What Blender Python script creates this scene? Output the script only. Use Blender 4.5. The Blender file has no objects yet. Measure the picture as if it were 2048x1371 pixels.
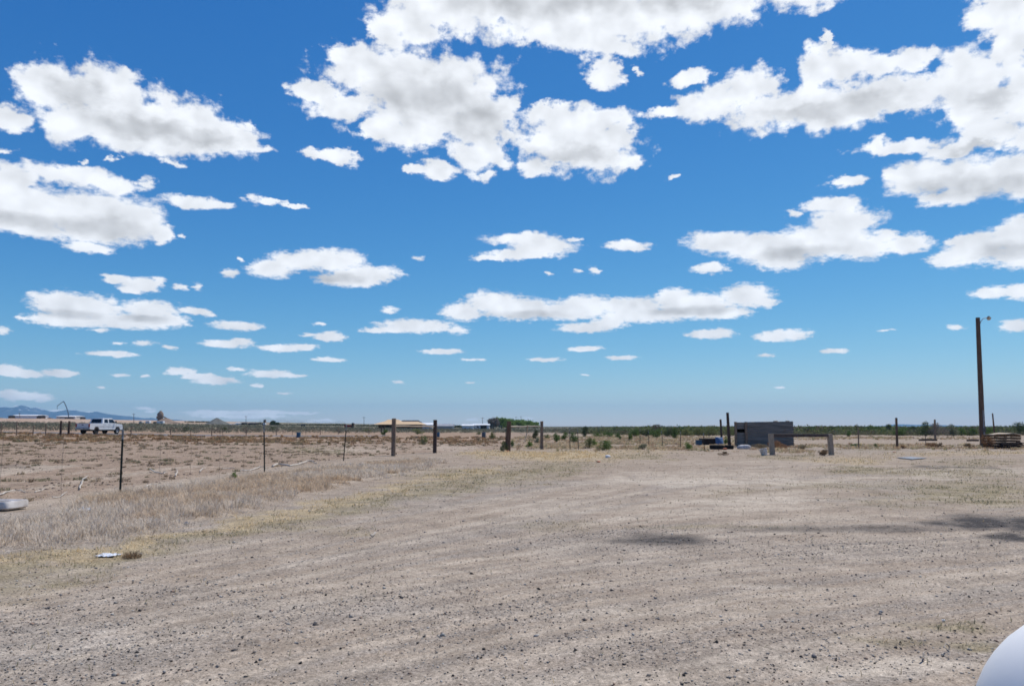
import bpy, bmesh, math, random
import numpy as np
from mathutils import Vector, Matrix
rnd = random.Random(7)
RG = np.random.default_rng(11)
S = bpy.context.scene
COL = S.collection
R = math.radians

# ------------------------------------------------------------------ camera
FPX = 1562.0                       # focal length measured in photograph pixels
PITCH = math.atan((852.0-685.5)/FPX)
EYE = 1.6
cam_d = bpy.data.cameras.new('camera'); cam = bpy.data.objects.new('camera', cam_d); COL.objects.link(cam)
cam_d.sensor_width = 36.0; cam_d.lens = 36.0*FPX/2048.0
cam_d.clip_start = 0.05; cam_d.clip_end = 60000
cam.location = (0, 0, EYE); cam.rotation_euler = (math.pi/2+PITCH, 0, 0)
S.camera = cam
S.view_settings.view_transform = 'Standard'; S.view_settings.look = 'None'
S.view_settings.gamma = 1; S.view_settings.exposure = 0.3; S.view_settings.use_curve_mapping = False
S.render.engine = 'CYCLES'
S.cycles.max_bounces = 6; S.cycles.diffuse_bounces = 3; S.cycles.volume_bounces = 0
S.cycles.pixel_filter_type = 'BLACKMAN_HARRIS'; S.cycles.filter_width = 1.7

SUN_AZ, SUN_EL = 48.0, 61.0        # degrees right of straight ahead, above the horizon

# ------------------------------------------------------------------ world
def px_dir(px, py):
    x = (px-1024.0)/FPX; u = (685.5-py)/FPX
    y = math.cos(PITCH)-u*math.sin(PITCH); z = math.sin(PITCH)+u*math.cos(PITCH)
    return x, y, z
def px_ae(px, py):
    x, y, z = px_dir(px, py)
    return math.atan2(x, y), math.atan2(z, math.hypot(x, y))

# cumulus layout: (centre x, centre y, half width, half height) of each billow, as seen from the lot
CL = [
 (905,5,150,70),(1050,10,200,70),(1210,25,150,75),(1330,10,150,72),(1450,-5,150,62),(1610,-22,120,40),(772,62,34,46),(830,40,80,40),
 (1210,148,36,32),(1277,140,14,7),(1225,90,60,26),(1140,55,150,40),
 (105,180,78,58),(215,188,88,60),(160,238,92,48),(285,240,115,52),(375,250,95,55),(440,272,80,40),(525,296,26,9),(300,275,170,34),(240,215,110,60),(500,250,14,10),
 (18,238,56,26),(15,300,22,8),(350,325,22,8),(160,322,14,5),(220,315,14,5),
 (690,108,56,26),(740,150,90,34),(630,180,50,26),(680,210,80,30),(800,150,140,62),(900,185,118,78),(860,220,150,70),(965,245,72,75),
 (745,262,48,20),(820,268,80,36),(965,305,62,30),(1000,210,40,25),(878,338,40,18),(835,338,30,9),(965,348,26,12),
 (1120,285,90,50),(1190,300,92,55),(1105,225,58,18),(1235,265,45,34),(1075,335,42,20),(1160,245,100,30),(1250,330,35,20),
 (1335,222,48,12),(1420,212,80,34),(1500,175,60,46),(1570,215,130,44),(1690,210,150,48),(1640,135,48,50),(1690,130,70,38),(1760,128,75,24),(1830,118,45,26),
 (1830,185,110,42),(1930,165,90,70),(1960,220,80,50),(2020,90,60,90),(2000,20,70,48),(2080,200,90,100),(1975,265,66,28),(2060,275,60,24),(1378,156,42,14),(1655,85,13,26),
 (1800,290,88,18),(1890,297,60,14),(1860,350,100,38),(1960,352,115,46),(2060,350,90,48),(1695,358,48,13),(1905,392,70,18),(1805,345,45,22),
 (1440,485,75,22),(1530,492,105,30),(1560,515,65,26),(1650,480,110,40),(1690,440,78,32),(1665,405,58,18),(1730,495,70,26),(1810,488,56,20),(1770,470,30,14),(1420,537,36,11),(1340,350,14,5),(1590,425,16,8),
 (1900,515,45,20),(1960,495,85,36),(2040,465,60,38),(2050,510,80,30),(1920,480,36,14),
 (1985,585,52,13),(2045,583,55,17),(2035,651,45,13),(1912,654,18,6),
 (20,370,62,42),(130,352,85,26),(215,365,70,22),(290,362,18,12),(60,415,110,52),(175,425,120,46),(262,440,68,44),(320,468,30,20),(60,455,100,22),(190,455,110,34),(182,495,54,12),(365,470,9,5),
 (385,405,62,15),(440,411,36,8),(505,399,18,11),(540,406,32,7),(590,415,34,5),(650,311,44,11),(680,320,44,11),(625,308,24,8),
 (545,538,54,18),(600,522,60,20),(665,522,70,24),(735,548,72,20),(700,560,70,15),(630,515,60,16),(462,545,20,8),(838,514,16,5),(482,518,9,5),
 (1040,478,72,14),(1085,492,70,20),(1040,508,80,11),(985,515,44,6),(1150,478,18,4),(1255,490,52,12),(1190,540,14,8),(1100,546,9,5),(1155,543,12,4),
 (120,607,66,26),(170,615,90,28),(130,640,80,16),(300,620,62,22),(330,640,55,14),(250,642,120,17),(390,622,34,8),(420,630,16,5),(70,590,22,7),(200,660,24,4),(50,636,20,5),
 (232,558,36,10),(285,570,44,14),(262,578,30,9),(315,562,18,8),(362,573,16,7),(395,572,12,7),
 (925,624,46,18),(985,605,62,24),(1040,618,90,23),(1170,610,60,22),(1140,622,90,19),(1255,612,90,19),(1350,595,44,20),(1390,612,90,28),(1490,592,60,24),(1530,603,26,14),(1300,630,130,15),(1440,625,70,14),
 (835,652,84,14),(770,660,52,7),(915,660,26,9),(780,620,18,8),(1170,655,60,11),(1215,647,44,12),(1420,668,52,10),(1440,662,26,8),(1570,670,60,13),(1545,675,42,8),
 (1910,654,18,6),(1668,702,28,5),(1532,711,18,4),(1768,660,16,3),(1170,697,38,6),(1092,719,35,5),(1243,715,33,5),(885,702,45,6),(940,719,22,3),(960,720,12,3),
 (475,651,56,10),(450,688,46,9),(480,683,30,8),(560,696,48,8),(605,694,32,7),(660,673,36,10),(620,670,20,4),(287,686,25,7),(222,707,56,7),(340,694,16,5),(655,719,33,5),(235,685,14,3),(640,648,14,4),
 (362,742,33,10),(395,752,40,7),(430,760,52,9),(540,747,46,9),(575,751,32,5),(470,738,22,4),(15,740,40,12),(50,748,46,8),(120,746,44,8),(240,751,18,4),(290,751,10,3),(0,660,26,9),
 (45,792,58,10),(90,798,22,6),(20,785,34,7),(798,764,14,4),(513,771,13,4),(570,786,14,3),(205,775,12,3),(940,765,12,2),(1170,750,12,2),(1560,775,10,2),
 (45,815,18,4),(290,816,20,4),(430,825,70,5),(520,824,70,5),(600,825,40,3),(300,823,14,3),(480,832,110,4),(1055,836,16,3),(945,838,18,3),(180,825,20,3),(120,822,40,3),(640,842,30,4),
]
W = bpy.data.worlds.new('World'); S.world = W; W.use_nodes = True
nt = W.node_tree; nt.nodes.clear(); NN = nt.nodes; LK = nt.links
def nd(t, **k):
    n = NN.new(t)
    for a, b in k.items(): setattr(n, a, b)
    return n
def setin(n, i, v):
    if hasattr(v, 'is_output') or isinstance(v, bpy.types.NodeSocket): LK.new(v, n.inputs[i])
    else: n.inputs[i].default_value = v
def ma(op, a, b=None, c=None, clamp=False):
    n = nd('ShaderNodeMath', operation=op, use_clamp=clamp); setin(n, 0, a)
    if b is not None: setin(n, 1, b)
    if c is not None: setin(n, 2, c)
    return n.outputs[0]
def vm(op, a, b=None, c=None):
    n = nd('ShaderNodeVectorMath', operation=op); setin(n, 0, a)
    if b is not None: setin(n, 1, b)
    if c is not None: setin(n, 2, c)
    return n.outputs[1] if op == 'LENGTH' else n.outputs[0]
def mr(v, a, b, c=0.0, d=1.0, smooth=True):
    n = nd('ShaderNodeMapRange'); n.interpolation_type = 'SMOOTHSTEP' if smooth else 'LINEAR'
    setin(n, 0, v); setin(n, 1, a); setin(n, 2, b); setin(n, 3, c); setin(n, 4, d)
    return n.outputs[0]
def mixc(f, a, b, blend='MIX'):
    n = nd('ShaderNodeMix', data_type='RGBA', blend_type=blend); setin(n, 0, f); setin(n, 6, a); setin(n, 7, b)
    return n.outputs[2]
def noise(v, scale, detail, rough, dist=0.0, out=0):
    n = nd('ShaderNodeTexNoise'); setin(n, 'Vector', v); n.inputs['Scale'].default_value = scale
    n.inputs['Detail'].default_value = detail; n.inputs['Roughness'].default_value = rough; n.inputs['Distortion'].default_value = dist
    return n.outputs[out]
tc = nd('ShaderNodeTexCoord')
sp = nd('ShaderNodeSeparateXYZ'); LK.new(tc.outputs['Generated'], sp.inputs[0])
az = ma('ARCTAN2', sp.outputs[0], sp.outputs[1]); el = ma('ARCSINE', sp.outputs[2])
cb = nd('ShaderNodeCombineXYZ'); LK.new(az, cb.inputs[0]); LK.new(el, cb.inputs[1])
P0 = cb.outputs[0]
hi = mr(el, 0.08, 0.36)
# billowing: shove the coordinates about with noise, finer towards the horizon
wA = vm('SUBTRACT', noise(vm('MULTIPLY', P0, (1.0, 1.5, 1.0)), 24.0, 5.0, 0.62, out=1), (0.5, 0.5, 0.5))
wB = vm('SUBTRACT', noise(vm('MULTIPLY', P0, (1.0, 2.6, 1.0)), 60.0, 4.0, 0.6, out=1), (0.5, 0.5, 0.5))
wA = vm('MULTIPLY', wA, (0.055, 0.035, 0.0)); wB = vm('MULTIPLY', wB, (0.024, 0.006, 0.0))
sc = nd('ShaderNodeVectorMath', operation='SCALE'); LK.new(wA, sc.inputs[0]); LK.new(hi, sc.inputs[3])
P = vm('ADD', vm('ADD', P0, sc.outputs[0]), wB)
acc = None
for (cx, cy, rx, ry) in CL:
    a0, e0 = px_ae(cx, cy); a1, _ = px_ae(cx+rx, cy); _, e1 = px_ae(cx, cy-ry)
    ra = abs(a1-a0)*1.04; re = abs(e1-e0)*1.06
    v = vm('MULTIPLY_ADD', P, (1/ra, 1/re, 0.0), (-a0/ra, -e0/re, 0.0))
    r = vm('LENGTH', v)
    if rx < 27 and ry < 13: r = ma('MULTIPLY_ADD', r, 0.62, 0.40)      # small shreds stay thin
    acc = r if acc is None else ma('SMOOTH_MIN', acc, r, 0.22)
F = ma('SUBTRACT', 1.0, acc)
nA = noise(vm('MULTIPLY', P0, (1.0, 1.25, 1.0)), 38.0, 9.0, 0.60, 0.1)
nB = noise(vm('MULTIPLY', P0, (1.0, 2.2, 1.0)), 110.0, 6.0, 0.6)
nM = nd('ShaderNodeMix', data_type='FLOAT'); LK.new(hi, nM.inputs[0]); LK.new(nB, nM.inputs[2]); LK.new(nA, nM.inputs[3]); n1 = nM.outputs[0]
D = ma('ADD', ma('ADD', F, mr(hi, 0, 1, 0.10, 0.14, False)), ma('MULTIPLY', ma('SUBTRACT', n1, 0.5), mr(hi, 0, 1, 1.1, 1.9, False)))
alpha = mr(D, 0.0, mr(hi, 0, 1, 0.50, 0.48, False))
# light and shade inside the cloud
Pup = vm('ADD', P0, (0.006, 0.016, 0.0))
nU = noise(vm('MULTIPLY', Pup, (1.0, 1.25, 1.0)), 26.0, 2.5, 0.5, 0.15)
nA2 = noise(vm('MULTIPLY', P0, (1.0, 1.25, 1.0)), 26.0, 2.5, 0.5, 0.15)
relief = ma('SUBTRACT', nA2, nU)
nL = noise(P0, 9.0, 2.0, 0.5)
GREY = [(1080,-10,300,48),(1400,-15,200,34),(850,190,130,50),(950,245,75,42),(190,455,140,24),(60,440,90,20),(300,255,120,26),(160,190,60,30),(400,275,70,18),(1900,372,100,28),(2010,375,70,26),
 (1730,210,120,30),(1600,225,90,20),(1990,200,60,30),(1150,310,90,24),(1590,505,100,17),(2010,505,70,22),(660,555,80,12),(130,628,80,10),(290,637,60,9),(1060,630,90,10),(1380,622,110,10),(1960,290,60,12)]
gacc = None
for (cx, cy, rx, ry) in GREY:
    a0, e0 = px_ae(cx, cy); a1, _ = px_ae(cx+rx, cy); _, e1 = px_ae(cx, cy-ry)
    r = vm('LENGTH', vm('MULTIPLY_ADD', P, (1/abs(a1-a0), 1/abs(e1-e0), 0.0), (-a0/abs(a1-a0), -e0/abs(e1-e0), 0.0)))
    gacc = r if gacc is None else ma('SMOOTH_MIN', gacc, r, 0.3)
core = mr(ma('ADD', ma('SUBTRACT', 1.25, gacc), ma('MULTIPLY', ma('SUBTRACT', nL, 0.5), 0.9)), 0.0, 1.0)
bright = ma('ADD', ma('SUBTRACT', 0.77, ma('MULTIPLY', core, 0.225)), ma('MULTIPLY', relief, 0.42))
bright = ma('MINIMUM', ma('MAXIMUM', bright, 0.42), 0.86)
lowdim = mr(el, 0.0, 0.16, 0.97, 1.0)
bright = ma('MULTIPLY', bright, lowdim)
ccol = vm('MULTIPLY', (10.0, 10.0, 10.0), (1.0, 1.0, 1.0))
s3 = nd('ShaderNodeVectorMath', operation='SCALE'); s3.inputs[0].default_value = (9.6, 9.95, 10.5); LK.new(bright, s3.inputs[3])
sky = nd('ShaderNodeTexSky'); sky.sky_type = 'NISHITA'; sky.sun_disc = False
sky.sun_elevation = R(SUN_EL); sky.sun_rotation = R(SUN_AZ)
sky.altitude = 1400; sky.air_density = 1.0; sky.dust_density = 0.3; sky.ozone_density = 2.5
hs = nd('ShaderNodeHueSaturation'); hs.inputs['Hue'].default_value = 0.5; hs.inputs['Saturation'].default_value = 1.15
hs.inputs['Value'].default_value = 1.0; LK.new(sky.outputs[0], hs.inputs['Color'])
sk = nd('ShaderNodeSeparateColor'); LK.new(hs.outputs[0], sk.inputs[0]); so_ = nd('ShaderNodeCombineColor')
for i_, (p_, k_) in enumerate(((1.42, .84), (1.0, .75), (.64, .74))):
    LK.new(ma('MULTIPLY', ma('POWER', ma('MULTIPLY', sk.outputs[i_], 0.1), p_), k_*10), so_.inputs[i_])
skyc = so_.outputs[0]
fin = mixc(alpha, skyc, s3.outputs[0])
bg = nd('ShaderNodeBackground'); LK.new(fin, bg.inputs[0]); bg.inputs[1].default_value = 0.10
wo = nd('ShaderNodeOutputWorld'); LK.new(bg.outputs[0], wo.inputs[0])
W.cycles.sampling_method = 'MANUAL'; W.cycles.sample_map_resolution = 512

# ------------------------------------------------------------------ sun
sd = bpy.data.lights.new('sun', 'SUN'); sd.energy = 3.6; sd.angle = R(0.5); sd.color = (1.0, 0.955, 0.89)
so = bpy.data.objects.new('sun', sd); COL.objects.link(so)
SV = Vector((math.sin(R(SUN_AZ))*math.cos(R(SUN_EL)), math.cos(R(SUN_AZ))*math.cos(R(SUN_EL)), math.sin(R(SUN_EL))))
so.rotation_euler = SV.to_track_quat('Z', 'Y').to_euler(); so.location = (0, 0, 400)

# ------------------------------------------------------------------ helpers: noise, terrain, pixels to places
def vnoise(x, y, seed=0):
    x = np.asarray(x, float); y = np.asarray(y, float)
    xi = np.floor(x).astype(np.int64); yi = np.floor(y).astype(np.int64); fx = x-xi; fy = y-yi
    fx = fx*fx*(3-2*fx); fy = fy*fy*(3-2*fy)
    def h(a, b):
        n = (a*374761393+b*668265263+seed*362437) & 0xffffffff
        n = ((n ^ (n >> 13))*1274126177) & 0xffffffff
        return ((n ^ (n >> 16)) & 0xffff)/65535.0
    return (h(xi, yi)*(1-fx)+h(xi+1, yi)*fx)*(1-fy)+(h(xi, yi+1)*(1-fx)+h(xi+1, yi+1)*fx)*fy
def fbm(x, y, o=4, seed=0, g=0.5):
    s = 0; a = 1; t = 0
    for i in range(o):
        s = s+a*vnoise(np.asarray(x)*2**i, np.asarray(y)*2**i, seed+i*17); t += a; a *= g
    return s/t
def sst(a, b, x):
    t = np.clip((np.asarray(x, float)-a)/(b-a), 0, 1); return t*t*(3-2*t)
def project(x, y, z):
    cp, s_ = math.cos(PITCH), math.sin(PITCH); dz = z-EYE
    dep = y*cp+dz*s_; up = -y*s_+dz*cp
    dep = np.where(dep < 0.3, 0.3, dep)
    return 1024+FPX*x/dep, 685.5-FPX*up/dep
# wheel lines across the lot, ordered from far to near
TR = [
 [(-300,1150),(0,1108),(400,1052),(800,985),(1100,945),(1500,918),(2048,904),(2400,900)],
 [(-300,1265),(0,1218),(300,1165),(700,1080),(1000,1022),(1250,975),(1500,940),(1800,922),(2048,914),(2400,908)],
 [(-300,1285),(0,1240),(300,1190),(600,1118),(950,1050),(1200,1004),(1450,966),(1700,945),(2048,935),(2400,930)],
 [(-300,1310),(0,1262),(600,1158),(900,1100),(1200,1052),(1500,1018),(2048,992),(2400,985)],
 [(-300,1345),(0,1292),(400,1218),(800,1152),(1200,1104),(1600,1078),(2048,1060),(2400,1050)],
 [(-300,1530),(0,1452),(300,1371),(700,1262),(1100,1190),(1500,1142),(2048,1096),(2400,1080)],
 [(-300,1680),(0,1570),(700,1371),(1100,1292),(1500,1212),(2048,1150),(2400,1125)],
 [(-300,1900),(0,1750),(1200,1400),(2048,1230),(2400,1180)],
 [(-300,2500),(0,2200),(1200,1800),(2048,1500),(2400,1400)],
]
def track_v(px, py):
    py = py+2*np.sin(px/170.0)
    Y = np.stack([np.interp(px, [p[0] for p in t], [p[1] for p in t]) for t in TR])
    LV = [0, 1.3, 1.7, 2.3, 3.1, 4.9, 6.6, 8.6, 12]; v = np.zeros_like(px)
    for k in range(len(TR)-1):
        d = (py-Y[k])/np.maximum(Y[k+1]-Y[k], 1)
        v = np.where(d >= 0, LV[k]+np.clip(d, 0, 1)*(LV[k+1]-LV[k]), v)
    return v+np.where(py < Y[0], (py-Y[0])/60.0, 0)
def ell(px, py, L):
    m = np.zeros_like(px)
    for (cx, cy, rx, ry, s) in L:
        m = np.maximum(m, s*np.clip(1.6-1.6*np.sqrt(((px-cx)/rx)**2+((py-cy)/ry)**2), 0, 1))
    return m
def pline(px, py, pts, w):
    Y = np.interp(px, [p[0] for p in pts], [p[1] for p in pts]); Wd = np.interp(px, [p[0] for p in pts], w)
    ins = (px > pts[0][0]) & (px < pts[-1][0])
    return np.where(ins, np.clip(1.5-1.5*np.abs(py-Y)/Wd, 0, 1), 0)
def belt_m(px, py):          # strip of dry grey brush along the fence
    lo = np.interp(px, [-400,0,150,250,360,500,700,860,900], [1130,1108,1100,1090,1060,1022,972,942,922])
    hi_ = np.interp(px, [-400,0,120,160,250,360,520,700,850,900], [1060,1052,1040,1004,990,978,952,930,914,914])
    return np.clip((lo-py)/10, 0, 1)*np.clip((py-hi_)/8, 0, 1)*(px < 890)*(px > -600)
def grass_m(px, py):
    a = pline(px, py, [(-500,1215),(0,1145),(250,1112),(550,1045),(800,990),(1000,955),(1150,935)], [60,46,30,26,24,24,14])
    b = ell(px, py, [(960,950,190,20,.8),(1120,930,120,12,.6),(1085,940,60,12,1),(1950,985,190,34,1),(1880,945,190,14,.7),(1700,972,200,16,.5),(1780,1000,160,14,.4),
        (1430,1050,200,10,.6),(1110,1052,120,14,.35),(1930,1255,160,20,.8),(1950,1300,170,16,.8),(1760,1298,130,12,.6),(1500,985,120,6,.35),(1290,914,60,8,.9),
        (1560,914,80,5,.8),(600,1060,140,14,.5),(720,1075,70,10,.5),(1725,940,100,9,.9),(640,903,80,7,.7),(610,897,40,4,.9),(1740,896,38,5,1.0),(1960,925,150,8,.5)])
    return np.maximum(a*0.85, b)
def straw_m(px, py):
    a = ell(px, py, [(1110,911,175,13,1.5),(1000,906,90,8,1.2),(1260,903,120,8,.6),(1700,920,130,9,.8),(1180,918,140,8,.6),(1990,905,160,5,.8),(1860,908,200,4,.5)])
    b = pline(px, py, [(-500,1190),(0,1128),(230,1112),(300,1090),(500,1042),(750,985),(980,935)], [26,18,16,18,15,14,8])
    return np.maximum(a, b*0.8)
def road_y(x): return 103+(x+60)*.05+np.maximum(0, x+45)**1.6*.12
def hz(x, y):
    x = np.asarray(x, float); y = np.asarray(y, float)
    t = (-x-20)/8.0
    z = 0.0185*8*np.logaddexp(0, t); z = 4.6*np.tanh(z/4.6)
    z = z+3.0*sst(430, 540, y)*sst(-190, -320, x)
    r = np.hypot(x, y); px, py = project(x, y, z*0)
    fence_x = np.interp(y, [0,18,27,36,42,47,55,80], [-9.3,-9.1,-8.7,-7.8,-6.4,-4.6,1,6])
    fld = sst(0.3, 2.5, fence_x-x)*(y > 0)
    far = sst(260, 120, r)
    rd = sst(4.5, 9, np.abs(y-road_y(x)))
    z = z+fld*far*rd*(0.16*(fbm(x/2.6, y/2.6, 3, 3)-0.5)+0.07*(fbm(x/0.7, y/0.7, 2, 9)-0.5))
    z = z+(1-fld)*far*(0.05*(fbm(x/3.0, y/3.0, 3, 5)-0.5)+0.014*(fbm(x/0.45, y/0.45, 3, 6)-0.5))
    front = (y > 1)
    z = z+front*belt_m(px, py)*0.07
    v = track_v(px, py)
    ruts = (vnoise(v*3.1+.3, x*0.07, 21)-0.5)*0.012+(vnoise(v*9.3+.6, x*0.16, 22)-0.5)*0.018
    z = z+front*ruts*sst(-0.3, 0.3, v)*sst(60, 25, r)
    z = z+0.5*(fbm(x/90, y/90, 2, 31)-0.5)*sst(150, 400, r)
    return z
def hz1(x, y): return float(hz(np.array([x]), np.array([y]))[0])
def G(px, py):                       # where the ray through a photograph pixel meets the ground
    dx, dy, dz = px_dir(px, py)
    t = 2.0; prev = t
    while t < 14000:
        if EYE+dz*t < hz1(dx*t, dy*t): break
        prev = t; t *= 1.02
    for _ in range(18):
        m = (prev+t)/2
        if EYE+dz*m < hz1(dx*m, dy*m): t = m
        else: prev = m
    return Vector((dx*t, dy*t, hz1(dx*t, dy*t)))
def at(px, py, Y):                   # point at depth Y seen at that pixel
    dx, dy, dz = px_dir(px, py); t = Y/dy
    return Vector((dx*t, Y, EYE+dz*t))
def gx(px, Y):
    dx, dy, dz = px_dir(px, 852); x = dx*Y/dy
    return Vector((x, Y, hz1(x, Y)))

# ------------------------------------------------------------------ helpers: objects
def tag(o, label=None, cat=None, group=None, kind=None):
    if label: o['label'] = label
    if cat: o['category'] = cat
    if group: o['group'] = group
    if kind: o['kind'] = kind
    return o
def thing(name, loc, label, cat, group=None, rz=0):
    o = bpy.data.objects.new(name, None); COL.objects.link(o); o.location = loc; o.rotation_euler = (0, 0, rz)
    o.empty_display_size = 0.2
    return tag(o, label, cat, group)
def copy_tree(o, parent=None):
    c = o.copy(); COL.objects.link(c)
    if parent: c.parent = parent
    for ch in [q for q in bpy.data.objects if q.parent == o]: copy_tree(ch, c)
    return c
class MB:
    def __init__(s): s.v = []; s.f = []
    def add(s, vs, fs):
        b = len(s.v); s.v += [tuple(v) for v in vs]; s.f += [tuple(b+i for i in f) for f in fs]; return s
    def box(s, c, d, rot=None, bev=0.0, jit=0.0):
        x, y, z = d[0]/2, d[1]/2, d[2]/2
        if bev <= 0:
            vs = [Vector((a*x, b*y, e*z)) for a in (-1, 1) for b in (-1, 1) for e in (-1, 1)]
            fs = [(0,1,3,2),(4,6,7,5),(0,4,5,1),(2,3,7,6),(0,2,6,4),(1,5,7,3)]
        else:
            bm = bmesh.new(); bmesh.ops.create_cube(bm, size=1)
            for v in bm.verts: v.co = Vector((v.co.x*2*x, v.co.y*2*y, v.co.z*2*z))
            bmesh.ops.bevel(bm, geom=bm.edges[:], offset=min(bev, x*.9, y*.9, z*.9), segments=2, affect='EDGES')
            bm.verts.index_update(); vs = [v.co.copy() for v in bm.verts]; fs = [tuple(v.index for v in f.verts) for f in bm.faces]; bm.free()
        m = rot.to_matrix() if hasattr(rot, 'to_matrix') else (rot if rot is not None else Matrix.Identity(3))
        c = Vector(c)
        return s.add([m @ (v+Vector((rnd.uniform(-jit,jit),rnd.uniform(-jit,jit),rnd.uniform(-jit,jit))))+c for v in vs], fs)
    def tube(s, pts, rad, n=8, cap=True, flat=1.0, rough=0.0):
        pts = [Vector(p) for p in pts]; k = len(pts)
        if not hasattr(rad, '__len__'): rad = [rad]*k
        b = len(s.v); up0 = None; vs = []
        for i, p in enumerate(pts):
            d = (pts[min(i+1, k-1)]-pts[max(i-1, 0)]).normalized()
            if up0 is None: up0 = d.orthogonal().normalized()
            u = (up0-d*up0.dot(d)).normalized(); up0 = u; w = d.cross(u)
            for j in range(n):
                a = 2*math.pi*j/n; rr = rad[i]*(1+rough*rnd.uniform(-1, 1))
                vs.append(p+(u*math.cos(a)+w*math.sin(a)*flat)*rr)
        fs = [(i*n+j, i*n+(j+1) % n, (i+1)*n+(j+1) % n, (i+1)*n+j) for i in range(k-1) for j in range(n)]
        if cap: fs += [tuple(range(n))[::-1], tuple((k-1)*n+j for j in range(n))]
        return s.add(vs, fs)
    def lathe(s, prof, c=(0,0,0), n=20, m=None):
        m = m or Matrix.Identity(3); c = Vector(c); k = len(prof)
        vs = [m @ Vector((r*math.cos(2*math.pi*j/n), r*math.sin(2*math.pi*j/n), z))+c for r, z in prof for j in range(n)]
        fs = [(i*n+j, i*n+(j+1) % n, (i+1)*n+(j+1) % n, (i+1)*n+j) for i in range(k-1) for j in range(n)]
        return s.add(vs, fs)
    def prism(s, poly, a0, a1, axis='y'):
        n = len(poly)
        def pt(p, a): return {'y': (p[0], a, p[1]), 'x': (a, p[0], p[1]), 'z': (p[0], p[1], a)}[axis]
        vs = [pt(p, a0) for p in poly]+[pt(p, a1) for p in poly]
        return s.add(vs, [tuple(range(n)), tuple(range(n, 2*n))[::-1]]+[(i, i+n, (i+1) % n+n, (i+1) % n) for i in range(n)])
    def build(s, name, mat, parent=None, org=None, smooth=False, fix=True):
        me = bpy.data.meshes.new(name)
        o0 = Vector(org) if org is not None else Vector((0, 0, 0))
        me.from_pydata([tuple(Vector(v)-o0) for v in s.v], [], s.f); me.materials.append(mat)
        if fix:
            bm = bmesh.new(); bm.from_mesh(me); bmesh.ops.recalc_face_normals(bm, faces=bm.faces[:]); bm.to_mesh(me); bm.free()
        if smooth:
            me.polygons.foreach_set('use_smooth', [True]*len(me.polygons))
            if smooth != 'all':
                try: me.set_sharp_from_angle(angle=R(35))
                except Exception: pass
        o = bpy.data.objects.new(name, me); COL.objects.link(o)
        if parent is not None: o.parent = parent
        else: o.location = o0
        return o
def mesh_np(name, V, Fc, mat, col=None, parent=None, loc=None, smooth=False):
    """V (n,3); Fc list of int arrays (m,3) and / or (m,4); col (n,3) the thing's own colours"""
    V = np.asarray(V, np.float32)
    if loc is not None: V = V-np.array(loc, np.float32)
    Fc = [np.asarray(f, np.int32) for f in Fc if len(f)]
    me = bpy.data.meshes.new(name); me.vertices.add(len(V)); me.vertices.foreach_set('co', V.ravel())
    li = np.concatenate([f.ravel() for f in Fc]); tot = np.concatenate([np.full(len(f), f.shape[1], np.int32) for f in Fc])
    st = np.concatenate([[0], np.cumsum(tot)[:-1]]).astype(np.int32)
    me.loops.add(len(li)); me.loops.foreach_set('vertex_index', li)
    me.polygons.add(len(tot)); me.polygons.foreach_set('loop_start', st); me.polygons.foreach_set('loop_total', tot)
    if smooth: me.polygons.foreach_set('use_smooth', np.ones(len(tot), bool))
    if col is not None:
        a = me.color_attributes.new('Col', 'FLOAT_COLOR', 'POINT')
        a.data.foreach_set('color', np.concatenate([col, np.ones((len(col), 1))], 1).astype(np.float32).ravel())
    me.update(calc_edges=True); me.validate(); me.materials.append(mat)
    o = bpy.data.objects.new(name, me); COL.objects.link(o)
    if parent is not None: o.parent = parent
    elif loc is not None: o.location = loc
    return o

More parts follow.
